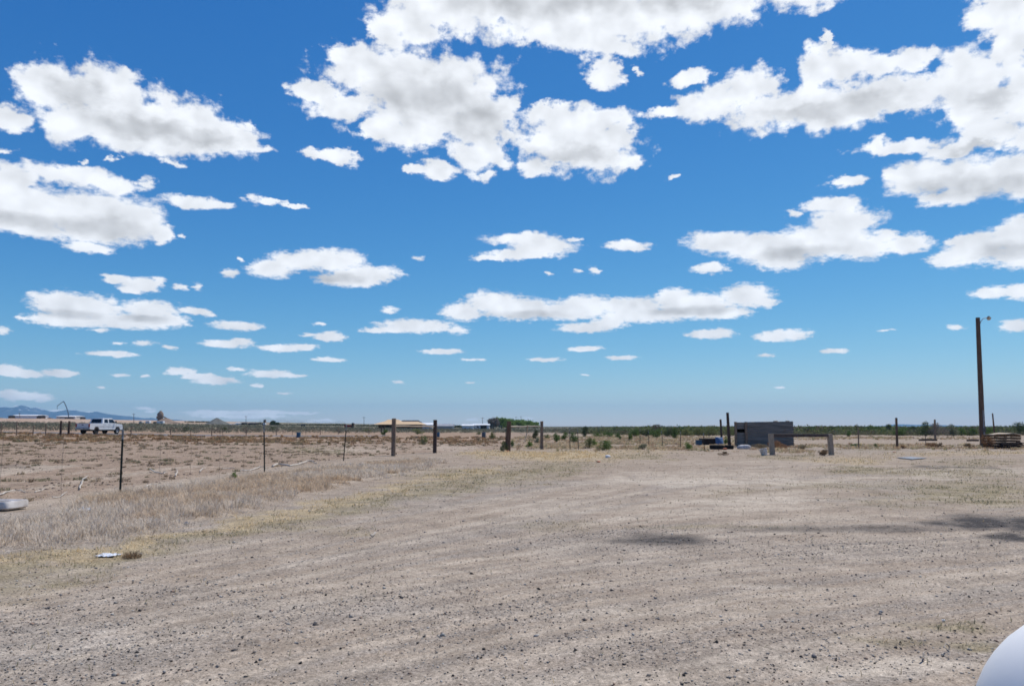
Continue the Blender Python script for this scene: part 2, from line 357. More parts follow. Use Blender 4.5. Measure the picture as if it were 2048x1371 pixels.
# ------------------------------------------------------------------ materials
class NT:
    def __init__(s, name):
        s.m = bpy.data.materials.new(name); s.m.use_nodes = True; s.t = s.m.node_tree; s.t.nodes.clear()
        s.b = s.n('ShaderNodeBsdfPrincipled'); s.o = s.n('ShaderNodeOutputMaterial'); s.l(s.b.outputs[0], s.o.inputs[0])
        s.b.inputs['Specular IOR Level'].default_value = 0.25
    def n(s, t, **k):
        q = s.t.nodes.new(t)
        for a, b in k.items(): setattr(q, a, b)
        return q
    def l(s, a, b): s.t.links.new(a, b)
    def si(s, n, i, v):
        if isinstance(v, bpy.types.NodeSocket): s.l(v, n.inputs[i])
        else:
            if isinstance(v, tuple) and len(v) == 3 and len(n.inputs[i].default_value) == 4: v = v+(1.0,)
            n.inputs[i].default_value = v
    def coord(s, which='Object'): return s.n('ShaderNodeTexCoord').outputs[which]
    def pos(s): return s.n('ShaderNodeNewGeometry').outputs['Position']
    def mul(s, v, t):
        q = s.n('ShaderNodeVectorMath', operation='MULTIPLY'); s.si(q, 0, v); s.si(q, 1, t); return q.outputs[0]
    def noise(s, v, sc, det=4, rough=.55, dist=0.0, out=0):
        q = s.n('ShaderNodeTexNoise'); s.si(q, 'Vector', v); q.inputs['Scale'].default_value = sc; q.inputs['Detail'].default_value = det
        q.inputs['Roughness'].default_value = rough; q.inputs['Distortion'].default_value = dist; return q.outputs[out]
    def mr(s, v, a, b, c=0.0, d=1.0):
        q = s.n('ShaderNodeMapRange'); s.si(q, 0, v)
        for i, w in enumerate((a, b, c, d)): s.si(q, i+1, w)
        return q.outputs[0]
    def mix(s, f, a, b, blend='MIX'):
        q = s.n('ShaderNodeMix', data_type='RGBA', blend_type=blend); s.si(q, 0, f); s.si(q, 6, a); s.si(q, 7, b); return q.outputs[2]
    def math(s, op, a, b=None):
        q = s.n('ShaderNodeMath', operation=op); s.si(q, 0, a)
        if b is not None: s.si(q, 1, b)
        return q.outputs[0]
    def bump(s, h, strength=.4, dist=.02):
        q = s.n('ShaderNodeBump'); q.inputs['Strength'].default_value = strength; q.inputs['Distance'].default_value = dist
        s.l(h, q.inputs['Height']); s.l(q.outputs[0], s.b.inputs['Normal'])
    def base(s, c, rough=.8, metal=0.0):
        s.si(s.b, 'Base Color', c); s.si(s.b, 'Roughness', rough); s.si(s.b, 'Metallic', metal); return s.m
def simple(name, c, c2=None, rough=.7, sc=4.0, stretch=(1,1,1), metal=0.0, bump=0.0, lo=.35, hi=.65, bdist=.01):
    q = NT(name); v = q.mul(q.coord(), stretch); n = q.noise(v, sc, 6, .6)
    c2 = c2 or tuple(x*.72 for x in c)
    m = q.base(q.mix(q.mr(n, lo, hi), c2, c), rough, metal)
    if bump: q.bump(n, bump, bdist)
    return m
def colmat(name, rough=.9, var=.0, trans=0.0):
    q = NT(name); a = q.n('ShaderNodeAttribute', attribute_name='Col')
    m = q.base(a.outputs['Color'], rough)
    q.b.inputs['Specular IOR Level'].default_value = 0.1
    if trans:
        tr = q.n('ShaderNodeBsdfTranslucent'); q.l(a.outputs['Color'], tr.inputs[0])
        mx = q.n('ShaderNodeMixShader'); mx.inputs[0].default_value = trans
        q.l(q.b.outputs[0], mx.inputs[1]); q.l(tr.outputs[0], mx.inputs[2]); q.l(mx.outputs[0], q.o.inputs[0])
    return m
M = {}
M['tie'] = simple('weathered_timber', (.33,.24,.17), (.13,.09,.065), .9, 5, (9,9,1.0), bump=.6)
M['tiedark'] = simple('dark_timber', (.13,.09,.07), (.045,.03,.025), .9, 5, (9,9,1.0), bump=.6)
M['greywood'] = simple('grey_timber', (.50,.40,.30), (.26,.195,.14), .9, 6, (10,10,1.0), bump=.6)
M['palewood'] = simple('pale_stick_wood', (.46,.40,.33), (.28,.23,.18), .9, 8, (3,3,3), bump=.4)
M['bone'] = simple('bleached_branch_wood', (.62,.57,.50), (.38,.33,.27), .85, 14, (1,1,1), bump=.3)
M['bark'] = simple('brush_bark', (.13,.10,.08), None, .95, 8)
M['pole'] = simple('creosoted_pole_wood', (.20,.125,.085), (.085,.052,.037), .9, 4, (8,8,.5), bump=.4)
M['green_steel'] = simple('dark_green_painted_steel', (.012,.03,.022), (.03,.03,.025), .6, 20)
M['white_tip'] = simple('dull_white_paint', (.36,.37,.36), (.22,.21,.19), .7, 20)
M['wire'] = simple('galvanised_wire', (.17,.16,.155), (.10,.08,.065), .6, 30, metal=.3)
M['galv'] = simple('galvanised_metal', (.42,.43,.45), (.30,.30,.31), .5, 6, metal=.3)
M['black'] = simple('black_rubber', (.014,.014,.015), (.028,.026,.025), .8, 20)
M['blueplastic'] = simple('blue_plastic', (.035,.10,.17), (.05,.11,.17), .5, 5)
M['palebarrel'] = simple('grey_blue_plastic', (.12,.135,.15), (.085,.095,.11), .6, 5)
M['bluetarp'] = simple('blue_sheet', (.05,.13,.28), (.09,.16,.28), .7, 3)
M['white'] = simple('white_paint', (.74,.75,.77), (.68,.69,.71), .35, 2)
M['dirtywhite'] = simple('dirty_white', (.70,.68,.66), (.42,.36,.31), .8, 7)
M['orange'] = simple('faded_orange_plastic', (.55,.16,.08), (.45,.2,.12), .7, 6)
M['paper'] = simple('white_plastic_film', (.72,.75,.80), (.5,.53,.58), .5, 18)

# ------------------------------------------------------------------ the ground
def make_ground():
    th = np.concatenate([np.radians(np.linspace(-180, -46, 40, endpoint=False)), np.radians(np.linspace(-46, 46, 860, endpoint=False)), np.radians(np.linspace(46, 180, 40, endpoint=False))])
    r = np.concatenate([np.geomspace(.3, 3.6, 12, endpoint=False), np.geomspace(3.6, 70, 330, endpoint=False), np.geomspace(70, 14500, 150)])
    nt_, nr = len(th), len(r)
    T, RR = np.meshgrid(th, r); x = (RR*np.sin(T)).ravel(); y = (RR*np.cos(T)).ravel(); z = hz(x, y)
    x = np.append(x, 0); y = np.append(y, 0); z = np.append(z, hz1(0, 0))
    V = np.stack([x, y, z], 1)
    i = np.arange(nr-1)[:, None]*nt_; j = np.arange(nt_)[None, :]; jn = (j+1) % nt_
    Q = np.stack([i+j, i+nt_+j, i+nt_+jn, i+jn], -1).reshape(-1, 4)[:, ::-1]
    Tc = np.stack([np.full(nt_, nt_*nr), np.arange(nt_), (np.arange(nt_)+1) % nt_], 1)
    px, py = project(x, y, z); front = (y > 1)
    fence_x = np.interp(y, [0,18,27,36,42,47,55,80], [-9.3,-9.1,-8.7,-7.8,-6.4,-4.6,1,6])
    rr = np.hypot(x, y); wob = (fbm(x*1.3, y*1.3, 4, 41)-.5)
    fx = px+wob*160; fy = py+(fbm(x*.9, y*.9, 4, 43)-.5)*np.interp(py, [852,900,1371], [0,14,110])
    v = track_v(px, py+wob*6)
    v = v+.09*(fbm(x*.45, y*.45, 3, 58)-.5)
    st = .3*vnoise(v*3.37+.4, x*.2, 51)+.4*vnoise(v*8.3+.7, x*.4, 52)+.3*vnoise(v*19.3+.7, x*.4, 53)
    grass = grass_m(fx, fy)*front; straw = straw_m(fx, fy)*front
    pale = ell(fx, fy, [(1380,962,260,13,.9),(1610,962,190,11,.8),(1500,1002,260,10,.8),(1420,950,300,14,.5),(1880,953,70,9,.9),(1160,1020,200,14,.5),(1280,1238,260,16,.7),(1560,1185,300,12,.6),
        (1250,1215,240,12,.4),(1750,1345,330,22,.8),(1900,1190,260,14,.4),(1500,925,300,8,.3),(700,900,140,8,.5),(900,895,90,8,.5),(240,950,60,5,.3),(1250,1371,400,20,.6)])*front
    pale = np.maximum(pale, .6*sst(.45, .72, st)*(py > 930)*front)
    fld = sst(0.2, 1.6, fence_x-x)*front
    tyre = np.zeros_like(px); berm = np.zeros_like(px)
    for v0, w_, a_ in ((.75,.05,.7),(1.05,.05,.7),(1.62,.035,.9),(1.80,.035,.9),(2.25,.04,.6),(2.75,.05,.8),(3.35,.06,.7),(3.75,.07,.9),(4.15,.07,.8),(4.75,.08,.8),(5.35,.09,.9),(5.9,.09,.8),(6.7,.1,.7)):
        md = sst(.30, .62, fbm(x*.22+v0*9, y*.22, 2, 140))
        tyre = np.maximum(tyre, a_*md*np.exp(-((v-v0)/w_)**2)); berm = np.maximum(berm, a_*md*np.exp(-((np.abs(v-v0)-w_*2)/(w_*.8))**2))
    tyre *= front*(1-fld)*(py > 900); berm *= front*(1-fld)*(py > 900); pale = np.maximum(pale, tyre*.75)
    gravel = ell(fx, fy, [(120,1300,420,110,1),(700,1225,520,60,.8),(300,1190,300,36,.6),(1250,1080,330,30,.7),(1700,1100,330,26,.6),(1150,1010,200,20,.4),(1800,900,400,10,.3),(1350,1320,500,60,.6),(900,1371,600,60,.6)])*front
    gravel = np.maximum(gravel, .8*sst(.55, .3, st)*(py > 960)*front*(1-fld))
    gravel = np.clip(np.maximum(gravel, berm*.8)-tyre*.6, 0, 1)
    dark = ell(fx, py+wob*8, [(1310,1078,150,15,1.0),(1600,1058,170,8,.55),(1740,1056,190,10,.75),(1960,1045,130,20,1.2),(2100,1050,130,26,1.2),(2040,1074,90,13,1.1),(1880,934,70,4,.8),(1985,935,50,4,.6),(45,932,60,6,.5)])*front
    # far zones
    orange = fld*sst(70, 90, rr)*sst(240, 200, rr)*sst(1040, 960, px)*.7*(.35+.65*fbm(x/6, y/6, 3, 71))
    scrub = sst(185, 230, y+20*wob-0.12*x*(x < 0))*(1-.0*fld)
    bank = sst(425, 450, y)*sst(-170, -270, x)*sst(900, 700, y)
    asph = sst(4.5, 3.8, np.abs(y-(99+(x+60)*.05)))*sst(-18, -30, x)
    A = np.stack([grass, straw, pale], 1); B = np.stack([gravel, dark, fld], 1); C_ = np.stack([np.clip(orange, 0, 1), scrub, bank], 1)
    q = NT('bare_earth_and_gravel')
    def attr(nm): return q.n('ShaderNodeAttribute', attribute_name=nm).outputs['Color']
    def sep(o):
        s_ = q.n('ShaderNodeSeparateColor'); q.l(o, s_.inputs[0]); return s_.outputs
    a, b, c = sep(attr('mA')), sep(attr('mB')), sep(attr('mC'))
    P_ = q.pos()
    n1 = q.noise(P_, .6, 5, .6); n2 = q.noise(P_, 5, 6, .65); n3 = q.noise(P_, 38, 4, .7); n4 = q.noise(P_, 110, 3, .7)
    nlow = q.noise(P_, .07, 4, .6)
    base = q.mix(q.mr(n1, .35, .65), (.29,.243,.205), (.35,.302,.262))
    base = q.mix(q.mr(n2, .35, .7), base, (.265,.212,.17))
    fieldc = q.mix(q.mr(n2, .32, .68), (.215,.16,.122), (.335,.268,.222))
    base = q.mix(b[2], base, fieldc)
    gr = q.mix(q.mr(n3, .35, .65), (.19,.175,.165), (.37,.34,.318))
    base = q.mix(q.math('MULTIPLY', b[0], q.mr(n2, .3, .6, .35, .95)), base, gr)
    base = q.mix(q.math('MULTIPLY', a[2], q.mr(n2, .3, .6, .5, .95)), base, (.475,.425,.372))
    ggrass = q.mix(q.mr(n3, .35, .65), (.19,.172,.115), (.30,.255,.18))
    base = q.mix(q.math('MULTIPLY', a[0], q.mr(q.noise(P_, 2.2, 6, .7), .34, .52, .0, 1.0)), base, ggrass)
    base = q.mix(q.math('MULTIPLY', a[1], q.mr(q.noise(P_, 3.1, 6, .72), .38, .58, .2, 1.0)), base, q.mix(q.mr(n3, .3, .7), (.27,.22,.14), (.50,.405,.27)))
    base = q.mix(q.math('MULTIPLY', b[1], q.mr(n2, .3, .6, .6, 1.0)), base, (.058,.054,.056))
    base = q.mix(q.math('MULTIPLY', c[0], q.mr(nlow, .35, .6, .3, 1)), base, (.30,.20,.135))
    sc_ = q.mix(q.mr(q.noise(P_, .35, 5, .7), .4, .62), (.125,.122,.088), (.215,.195,.145))
    base = q.mix(c[1], base, sc_)
    base = q.mix(c[2], base, q.mix(q.mr(nlow, .4, .6), (.42,.34,.285), (.33,.24,.19)))
    # grit: light and dark grains
    base = q.mix(1.0, base, q.mix(q.mr(n4, .25, .75), (.52,.52,.52), (1.48,1.47,1.46)), 'MULTIPLY')
    base = q.mix(1.0, base, q.mix(q.mr(n3, .3, .7), (.62,.62,.62), (1.40,1.39,1.38)), 'MULTIPLY')
    base = q.mix(1.0, base, q.mix(q.mr(q.noise(P_, 14, 5, .75), .3, .7), (.76,.76,.76), (1.25,1.24,1.23)), 'MULTIPLY')
    vo = q.n('ShaderNodeTexVoronoi'); vo.inputs['Scale'].default_value = 26; q.l(P_, vo.inputs['Vector'])
    vs = q.n('ShaderNodeSeparateColor'); q.l(vo.outputs['Color'], vs.inputs[0])
    speck = q.math('MULTIPLY', q.math('MULTIPLY', q.mr(vo.outputs['Distance'], .30, .22), q.mr(vs.outputs[0], .80, .82)), q.mr(b[0], 0, .7, .25, .85))
    base = q.mix(speck, base, q.mix(vs.outputs[1], (.06,.055,.06), (.45,.40,.37)))
    base = q.mix(1.0, base, q.mix(q.mr(q.noise(P_, 1.4, 7, .72), .36, .64), (.83,.795,.725), (1.19,1.155,1.06)), 'MULTIPLY')
    q.base(base, .95); q.b.inputs['Specular IOR Level'].default_value = .1
    h = q.math('ADD', q.math('MULTIPLY', n2, .5), q.math('ADD', q.math('MULTIPLY', n3, .35), q.math('MULTIPLY', n4, .15)))
    q.bump(h, .55, .05)
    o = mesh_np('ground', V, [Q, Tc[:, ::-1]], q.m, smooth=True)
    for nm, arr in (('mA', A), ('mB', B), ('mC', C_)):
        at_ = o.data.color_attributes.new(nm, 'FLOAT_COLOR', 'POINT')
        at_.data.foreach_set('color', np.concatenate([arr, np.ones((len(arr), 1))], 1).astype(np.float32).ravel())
    tag(o, kind='structure')
make_ground()

# paved road beyond the field
def make_road():
    xs = np.linspace(-230, -20, 90); V = []; Fq = []
    for i, x in enumerate(xs):
        yc = float(road_y(x))
        for k, s_ in enumerate(np.linspace(-5.2, 5.2, 8)):
            V.append((x, yc+s_, max(hz1(x, yc-3), hz1(x, yc+3), hz1(x, yc))+.03-.004*abs(s_)))
        if i: 
            for k in range(7): Fq.append(((i-1)*8+k, i*8+k, i*8+k+1, (i-1)*8+k+1))
    m = simple('worn_asphalt', (.17,.165,.17), (.12,.115,.12), .9, 1.5)
    tag(mesh_np('road', np.array(V), [np.array(Fq)[:, ::-1]], m, smooth=True), kind='structure')
make_road()

# far mountains
def make_mountains(name, pts, dist, depth, seed, snow=True):
    n = 260; pxs = np.linspace(pts[0][0], pts[-1][0], n); ry = np.interp(pxs, [p[0] for p in pts], [p[1] for p in pts])
    rows = np.linspace(-1, 1, 33); V = []
    for j, t in enumerate(rows):
        for i in range(n):
            yy = dist+t*depth; dx, dy, dz = px_dir(pxs[i], 852); x = dx/dy*(dist+t*depth*.3)
            a, b, c = px_dir(pxs[i], ry[i]); H = max(EYE+c/b*dist+2, 2)
            rid = 1-abs(t)**1.25
            nz = 1-abs(2*float(vnoise(np.array([x/(depth*.16)+t*1.7]), np.array([t*3.1]), seed)[0])-1)
            nz2 = float(fbm(np.array([x/(depth*.09)]), np.array([t*9]), 3, seed+3)[0])-.5
            h = H*rid*(1-.30*(1-rid)*2*nz+.35*nz2*(1-rid)*2) if abs(t) > 0.001 else H+H*.05*nz2
            V.append((x, yy, max(h, 0)-8*(abs(t) > .99)))
    Fq = [(j*n+i, j*n+i+1, (j+1)*n+i+1, (j+1)*n+i) for j in range(len(rows)-1) for i in range(n-1)]
    q = NT(name+'_haze_tinted_rock'); P_ = q.pos(); s_ = q.n('ShaderNodeSeparateXYZ'); q.l(P_, s_.inputs[0])
    nn = q.noise(P_, .004, 5, .6)
    c = q.mix(q.mr(nn, .35, .65), (.04,.06,.085), (.085,.10,.125))  # rock colours tinted blue to add to the look of distant haze
    if snow: c = q.mix(q.math('MULTIPLY', q.mr(s_.outputs[2], 190, 270), q.mr(q.noise(P_, .0065, 4, .7), .54, .62)), c, (.8,.82,.85))
    q.base(c, .95)
    tag(mesh_np(name, np.array(V), [np.array(Fq)], q.m, smooth=True), kind='structure')
RIDGE = [(-500,820),(-300,812),(-120,816),(0,814),(8,812),(14,815),(33,813),(38,810),(47,811),(56,816),(71,814),(81,818),(98,822),(108,823),(130,819.5),(150,820),(164,823.5),(176,825),(192,822.5),(205,826),(222,828.7),(242,831),(260,832),(286,836),(306,836),(325,839.5),(342,838.6),(355,838.6),(385,844),(406,841),(420,843),(450,848),(500,851)]
make_mountains('mountains', RIDGE, 11500, 1500, 5)
make_mountains('hills', [(560,853),(620,851),(652,848.5),(660,846.3),(668,846.6),(680,850),(720,853)], 11800, 500, 9, False)
make_mountains('ridge', [(1700,853),(1770,851),(1788,848.3),(1808,848),(1830,849),(1870,848.7),(1890,850),(1960,852),(2050,853)], 12000, 600, 12, False)

# the air: fades the far things
def make_haze():
    mb = MB().box((0, 0, 190), (29600, 29600, 420))
    m = bpy.data.materials.new('thin_air'); m.use_nodes = True; t = m.node_tree; t.nodes.clear()
    v = t.nodes.new('ShaderNodeVolumePrincipled'); v.inputs['Color'].default_value = (.31,.66,1.0,1); v.inputs['Density'].default_value = 6.2e-5
    v.inputs['Anisotropy'].default_value = 0.1
    o = t.nodes.new('ShaderNodeOutputMaterial'); t.links.new(v.outputs[0], o.inputs['Volume'])
    tag(mb.build('haze', m), kind='stuff')
make_haze()

# ------------------------------------------------------------------ things: fences and posts
def rail_pts(a, b, sag=0.0, n=9, wob=0.0):
    a = Vector(a); b = Vector(b); out = []
    for i in range(n):
        t = i/(n-1); p = a.lerp(b, t); p.z -= sag*4*t*(1-t); p += Vector((0, 0, rnd.uniform(-wob, wob))); out.append(p)
    return out
def tpost(mb, mt, p, top):
    """steel T-post: a studded tee section, white top end"""
    d = (top-p); L = d.length; d.normalize(); zc = .84
    u = Vector((1, 0, 0)); u = (u-d*u.dot(d)).normalized(); w = d.cross(u)
    rot = Matrix((u, w, d)).transposed()
    for m_, a, b in ((mb, -.1, zc), (mt, zc, 1.0)):
        c = p+d*L*(a+b)/2; h = L*(b-a)
        m_.box(c, (.046, .007, h), rot); m_.box(c+w*.018, (.007, .032, h), rot)
    for k in range(int(L*12)):
        mb.box(p+d*(k+.5)/12-w*.006, (.012, .009, .014), rot)
def wire_fence(label, posts, wires, group=None, heights=None, stays=0, org=None, kinds=None, wr=.0035):
    """posts: list of (base Vector, top Vector)"""
    org = org or posts[0][0]
    t = thing('wire_fence', org, label, 'fence', group)
    for i, (b, tp) in enumerate(posts):
        kind = kinds[i] if kinds else 't'
        if kind == 't':
            mb, mt = MB(), MB(); tpost(mb, mt, b, tp)
            p = mb.build('post', M['green_steel'], t, org); mt.build('post_tip', M['white_tip'], p, org)
        else:
            r = {'w': .055, 'W': .12, 'T': .09}[kind]
            mb = MB().tube([b-Vector((0, 0, .15)), b.lerp(tp, .33), b.lerp(tp, .7), tp], [r*1.04, r, r*.98, r*.94], 9, rough=.06)
            mb.build('post', M['tiedark'] if kind == 'W' else M['tie'], t, org, smooth=True)
    for f in wires:
        mb = MB()
        for (b0, t0), (b1, t1) in zip(posts[:-1], posts[1:]):
            mb.tube(rail_pts(b0.lerp(t0, f), b1.lerp(t1, f), .012, 7), wr, 4, False)
        mb.build('wire_strand', M['wire'], t, org)
    for (b0, t0), (b1, t1) in zip(posts[:-1], posts[1:]):
        for k in range(stays):
            s_ = (k+1)/(stays+1)+rnd.uniform(-.03, .03)
            p = b0.lerp(b1, s_); p.z = hz1(p.x, p.y)+.06; q_ = t0.lerp(t1, s_)
            q_ = p.lerp(Vector((q_.x, q_.y, q_.z)), .93)+Vector((rnd.uniform(-.03, .03), 0, 0))
            MB().tube([p, p.lerp(q_, .5)+Vector((rnd.uniform(-.02, .02), 0, 0)), q_], wr*1.3, 4, False).build('wire_stay', M['wire'], t, org)
    return t
def bt(bx, by, tx, ty, Y=None):
    b = G(bx, by) if Y is None else gx(bx, Y)
    return (b, at(tx, ty, b.y))
F1 = [bt(235, 1080, 246, 790)]                       # first post of the run is out of frame on the left
near = [bt(240, 990, 246, 858), bt(529, 944, 528, 849), bt(687, 921, 693, 848)]
b787 = bt(786.5, 911.5, 788, 836.5); b870 = bt(869.5, 905.5, 870.5, 839.5)
left0 = (Vector((-10.2, 9.0, hz1(-10.2, 9.0))), Vector((-10.2, 9.0, hz1(-10.2, 9.0)+1.52)))
wire_fence('nearest barbed wire fence on green pale-tipped steel posts, beside the grey brush', [left0]+near, (.3, .5, .68, .82, .93), stays=4, wr=.0022)

def brace(label, A, B, railz, kindrail, extra=None, mats=('tie', 'tiedark')):
    org = A[0]; t = thing('fence_brace', org, label, 'fence brace', 'timber H-braces at the ends of the wire fences')
    rs = []
    for (b, tp), mm in zip((A, B), mats):
        w = .25; h = (tp-b).length; mb = MB(); d = (tp-b).normalized()
        q_ = d.to_track_quat('Z', 'Y').to_matrix()
        if mm == 'log':
            mb.tube([b-Vector((0, 0, .2)), b.lerp(tp, .3), b.lerp(tp, .65), tp], [.165, .155, .15, .14], 12, rough=.05)
            mb.build('post', M['pole'], t, org, smooth=True)
        else:
            n = 7; pts = []
            vs = []; fs = []
            for k in range(n):
                z = -.15+(h+.15)*k/(n-1)
                for a_ in range(8):
                    sx = (1, 1, .8, -.8, -1, -1, -.8, .8)[a_]*w/2; sy = (-.8, .8, 1, 1, .8, -.8, -1, -1)[a_]*w/2*.85
                    vs.append(b+q_ @ Vector((sx+rnd.uniform(-.008, .008), sy+rnd.uniform(-.008, .008), z+(rnd.uniform(-.015, .015) if k == n-1 else 0))))
            fs = [(k*8+a_, k*8+(a_+1) % 8, (k+1)*8+(a_+1) % 8, (k+1)*8+a_) for k in range(n-1) for a_ in range(8)]+[tuple((n-1)*8+a_ for a_ in range(8))]
            mb.add(vs, fs).build('post', M[mm], t, org)
    a = A[0].lerp(A[1], railz[0]); b = B[0].lerp(B[1], railz[1])
    n = 10
    MB().tube(rail_pts(a, b, 0, n, .018), [(.055 if kindrail == 'stick' else .045)*(1-.03*i) for i in range(n)], 8, rough=.1).build('rail', M['palewood'] if kindrail == 'stick' else M['greywood'], t, org, smooth=True)
    for f0, f1, sg in ((.72, .74, .14), (.15, .8, .0), (.8, .15, .0)):
        MB().tube(rail_pts(A[0].lerp(A[1], f0), B[0].lerp(B[1], f1), sg), .006, 4, False).build('brace_wire', M['wire'], t, org)
    return t
brace('weathered timber brace of two square posts joined by a thin rail, left of the gateway', b787, b870, (.80, .80), 'thin', mats=('tie', 'tiedark'))
b1015 = bt(1016, 902, 1018, 841.5); b1083 = bt(1083.5, 898, 1083.5, 842)
t = brace('timber brace of two round posts joined by a crooked pale pole, right of the gateway', b1015, b1083, (.82, .82), 'stick', mats=('log', 'tie'))
cw = at(1055, 850, b1015[0].y+1); MB().tube([cw, at(1054, 865, b1015[0].y+1.2), at(1051, 877, b1015[0].y+1), at(1047, 885, b1015[0].y+.8)], .03, 6, rough=.1).build('hanging_stick', M['greywood'], t, b1015[0])
gp = bt(1011, 900, 1012, 853)
mb, mt = MB(), MB(); tpost(mb, mt, gp[0], gp[1]); o = thing('steel_post', gp[0], 'green steel post standing tight against the left log of the pale-railed brace', 'post')
mb.build('shaft', M['green_steel'], o, gp[0]); mt.build('post_tip', M['green_steel'], o, gp[0])

# wire fence running right from the gateway
ps = [b1083]+[bt(*a) for a in ((1140,899,1139,856),(1157,899,1155,857),(1280,889,1280,857),(1298,892,1297,860),(1326,894,1323,861),(1361.5,896,1361,862),(1409,902,1407,865))]
wire_fence('thin steel-post wire fence running from the pale-railed brace towards the metal shed', ps[1:], (.4, .6, .78, .93), wr=.0025, group=None, stays=0, org=ps[1][0])
# far fence along the paved road on the left
fl = [(-60,876,-60,852,'w'),(3,874,2,860,'w'),(34,873.5,34,842,'w'),(67,873.5,67,851,'w'),(92,873,92,856,'w'),(122,873.5,122.5,841,'W'),(138,873.5,139,841.5,'W'),(236,873,236,854,'t'),(246,874,246,852,'t'),(263,874,263,851,'w'),(342,873,342,853,'w'),(381,872,381,856,'t'),(424,875,424,858,'w'),(446,873,446,858,'t'),(493,873.5,493,853,'w'),(553,872,553,857,'w'),(585,871,585,857,'t'),(612,870,612,858,'t'),(641,869,641,856,'w'),(677,868,677,858,'w'),(738,867,738,854,'w'),(763,866,763,851,'W'),(768.5,866,768.5,851,'W')]
pp = []; kk = []
for a in fl:
    b = gx(a[0], float(np.interp(a[0], [-60, 0, 250, 500, 770], [84, 85, 90, 104, 150])))
    s_ = b.y/FPX; top = at(a[2], a[3], b.y); 
    if top.z < b.z+.9: top.z = b.z+1.25
    pp.append((b, top)); kk.append(a[4])
wire_fence('far fence of dark posts along the paved road, with two thick pairs', pp, (.45, .7, .92), kinds=kk, wr=.006)

# ------------------------------------------------------------------ tall timbers and loose posts
def log_post(name, label, cat, base, top, r0, r1, mat='pole', group=None, lean=0):
    mb = MB(); n = 7
    mb.tube([base-Vector((0, 0, .2))]+[base.lerp(top, i/n) for i in range(1, n+1)], [r0]+[r0+(r1-r0)*i/n for i in range(1, n+1)], 12, rough=.04)
    o = mb.build(name, M[mat], None, base, smooth=True)
    return tag(o, label, cat, group)
b, tp = bt(1459, 893, 1455, 824.5); log_post('timber_post', 'tallest of the two dark bare posts just left of the metal shed', 'post', b, tp, .13, .105, 'tiedark')
b, tp = bt(1444, 889, 1441, 838); log_post('timber_post', 'shorter dark post left of the tallest bare post, rising behind the black bin', 'post', b, tp, .10, .085, 'tiedark')
b, tp = bt(1794.5, 894, 1792.5, 835); log_post('timber_post', 'dark reddish post standing alone midway between hitching rail and lamp pole', 'post', b, tp, .095, .085, 'pole')
b, tp = bt(1870.5, 881, 1869.5, 838.5); log_post('timber_post', 'brown post in front of the bushes, next to a dark log lying on the lot', 'post', b, tp, .12, .10, 'tie')
b, tp = bt(1717.5, 896, 1716.5, 857); log_post('timber_post', 'thin grey post rising from a patch of green weeds', 'post', b, tp, .05, .045, 'tie')
b, tp = bt(1851.5, 889, 1851, 868); log_post('timber_post', 'short thin dark stake beside brown weeds, left of the bushes\' brown post', 'stake', b, tp, .03, .026, 'tiedark')
b, tp = bt(1990, 877, 1985, 826); log_post('timber_post', 'slim post sticking up behind the pallet stack', 'post', b, tp, .10, .085, 'pole')

def lamp_pole():
    b, tp = bt(1966, 893, 1955.5, 635); org = b
    t = thing('street_lamp', org, 'tall leaning brown wooden pole with a small lamp on a curved arm', 'lamp pole')
    mb = MB(); n = 12; H = (tp-b).length
    mb.tube([b-Vector((0, 0, .3))]+[b.lerp(tp, i/n) for i in range(1, n+1)], [.215]+[.215+(.155-.215)*i/n for i in range(1, n+1)], 16, rough=.015)
    mb.build('pole', M['pole'], t, org, smooth=True)
    Y = b.y; p = lambda x, y, dy=0: at(x, y, Y+dy)
    MB().tube([p(1958, 651), p(1960, 648), p(1962, 642), p(1966, 637), p(1972, 635.5), p(1976, 635.5)], .028, 8).build('arm', M['galv'], t, org, smooth=True)
    MB().box(p(1957.5, 649), (.12, .1, .3)).build('bracket', M['wire'], t, org)
    h = MB(); c = p(1977.5, 635.3); h.lathe([(0, .13), (.07, .13), (.10, .08), (.13, .02), (.18, -.02), (.17, -.05), (0, -.05)], c, 16)
    hd = h.build('lamp_head', M['wire'], t, org, smooth=True)
    g = MB().lathe([(.14, -.055), (.13, -.13), (.09, -.18), (0, -.2)], c, 16)
    q = NT('lamp_glass'); q.base((.55, .48, .36), .25); g.build('lens', q.m, hd, org, smooth=True)
    MB().tube([b.lerp(tp, .02)+Vector((0, -.225, 0)), b.lerp(tp, .28)+Vector((0, -.205, 0))], .03, 6).build('conduit', M['galv'], t, org, smooth=True)
    MB().box(b.lerp(tp, .13)+Vector((0, -.25, 0)), (.22, .1, .3), bev=.01).build('switch_box', M['wire'], t, org)
lamp_pole()

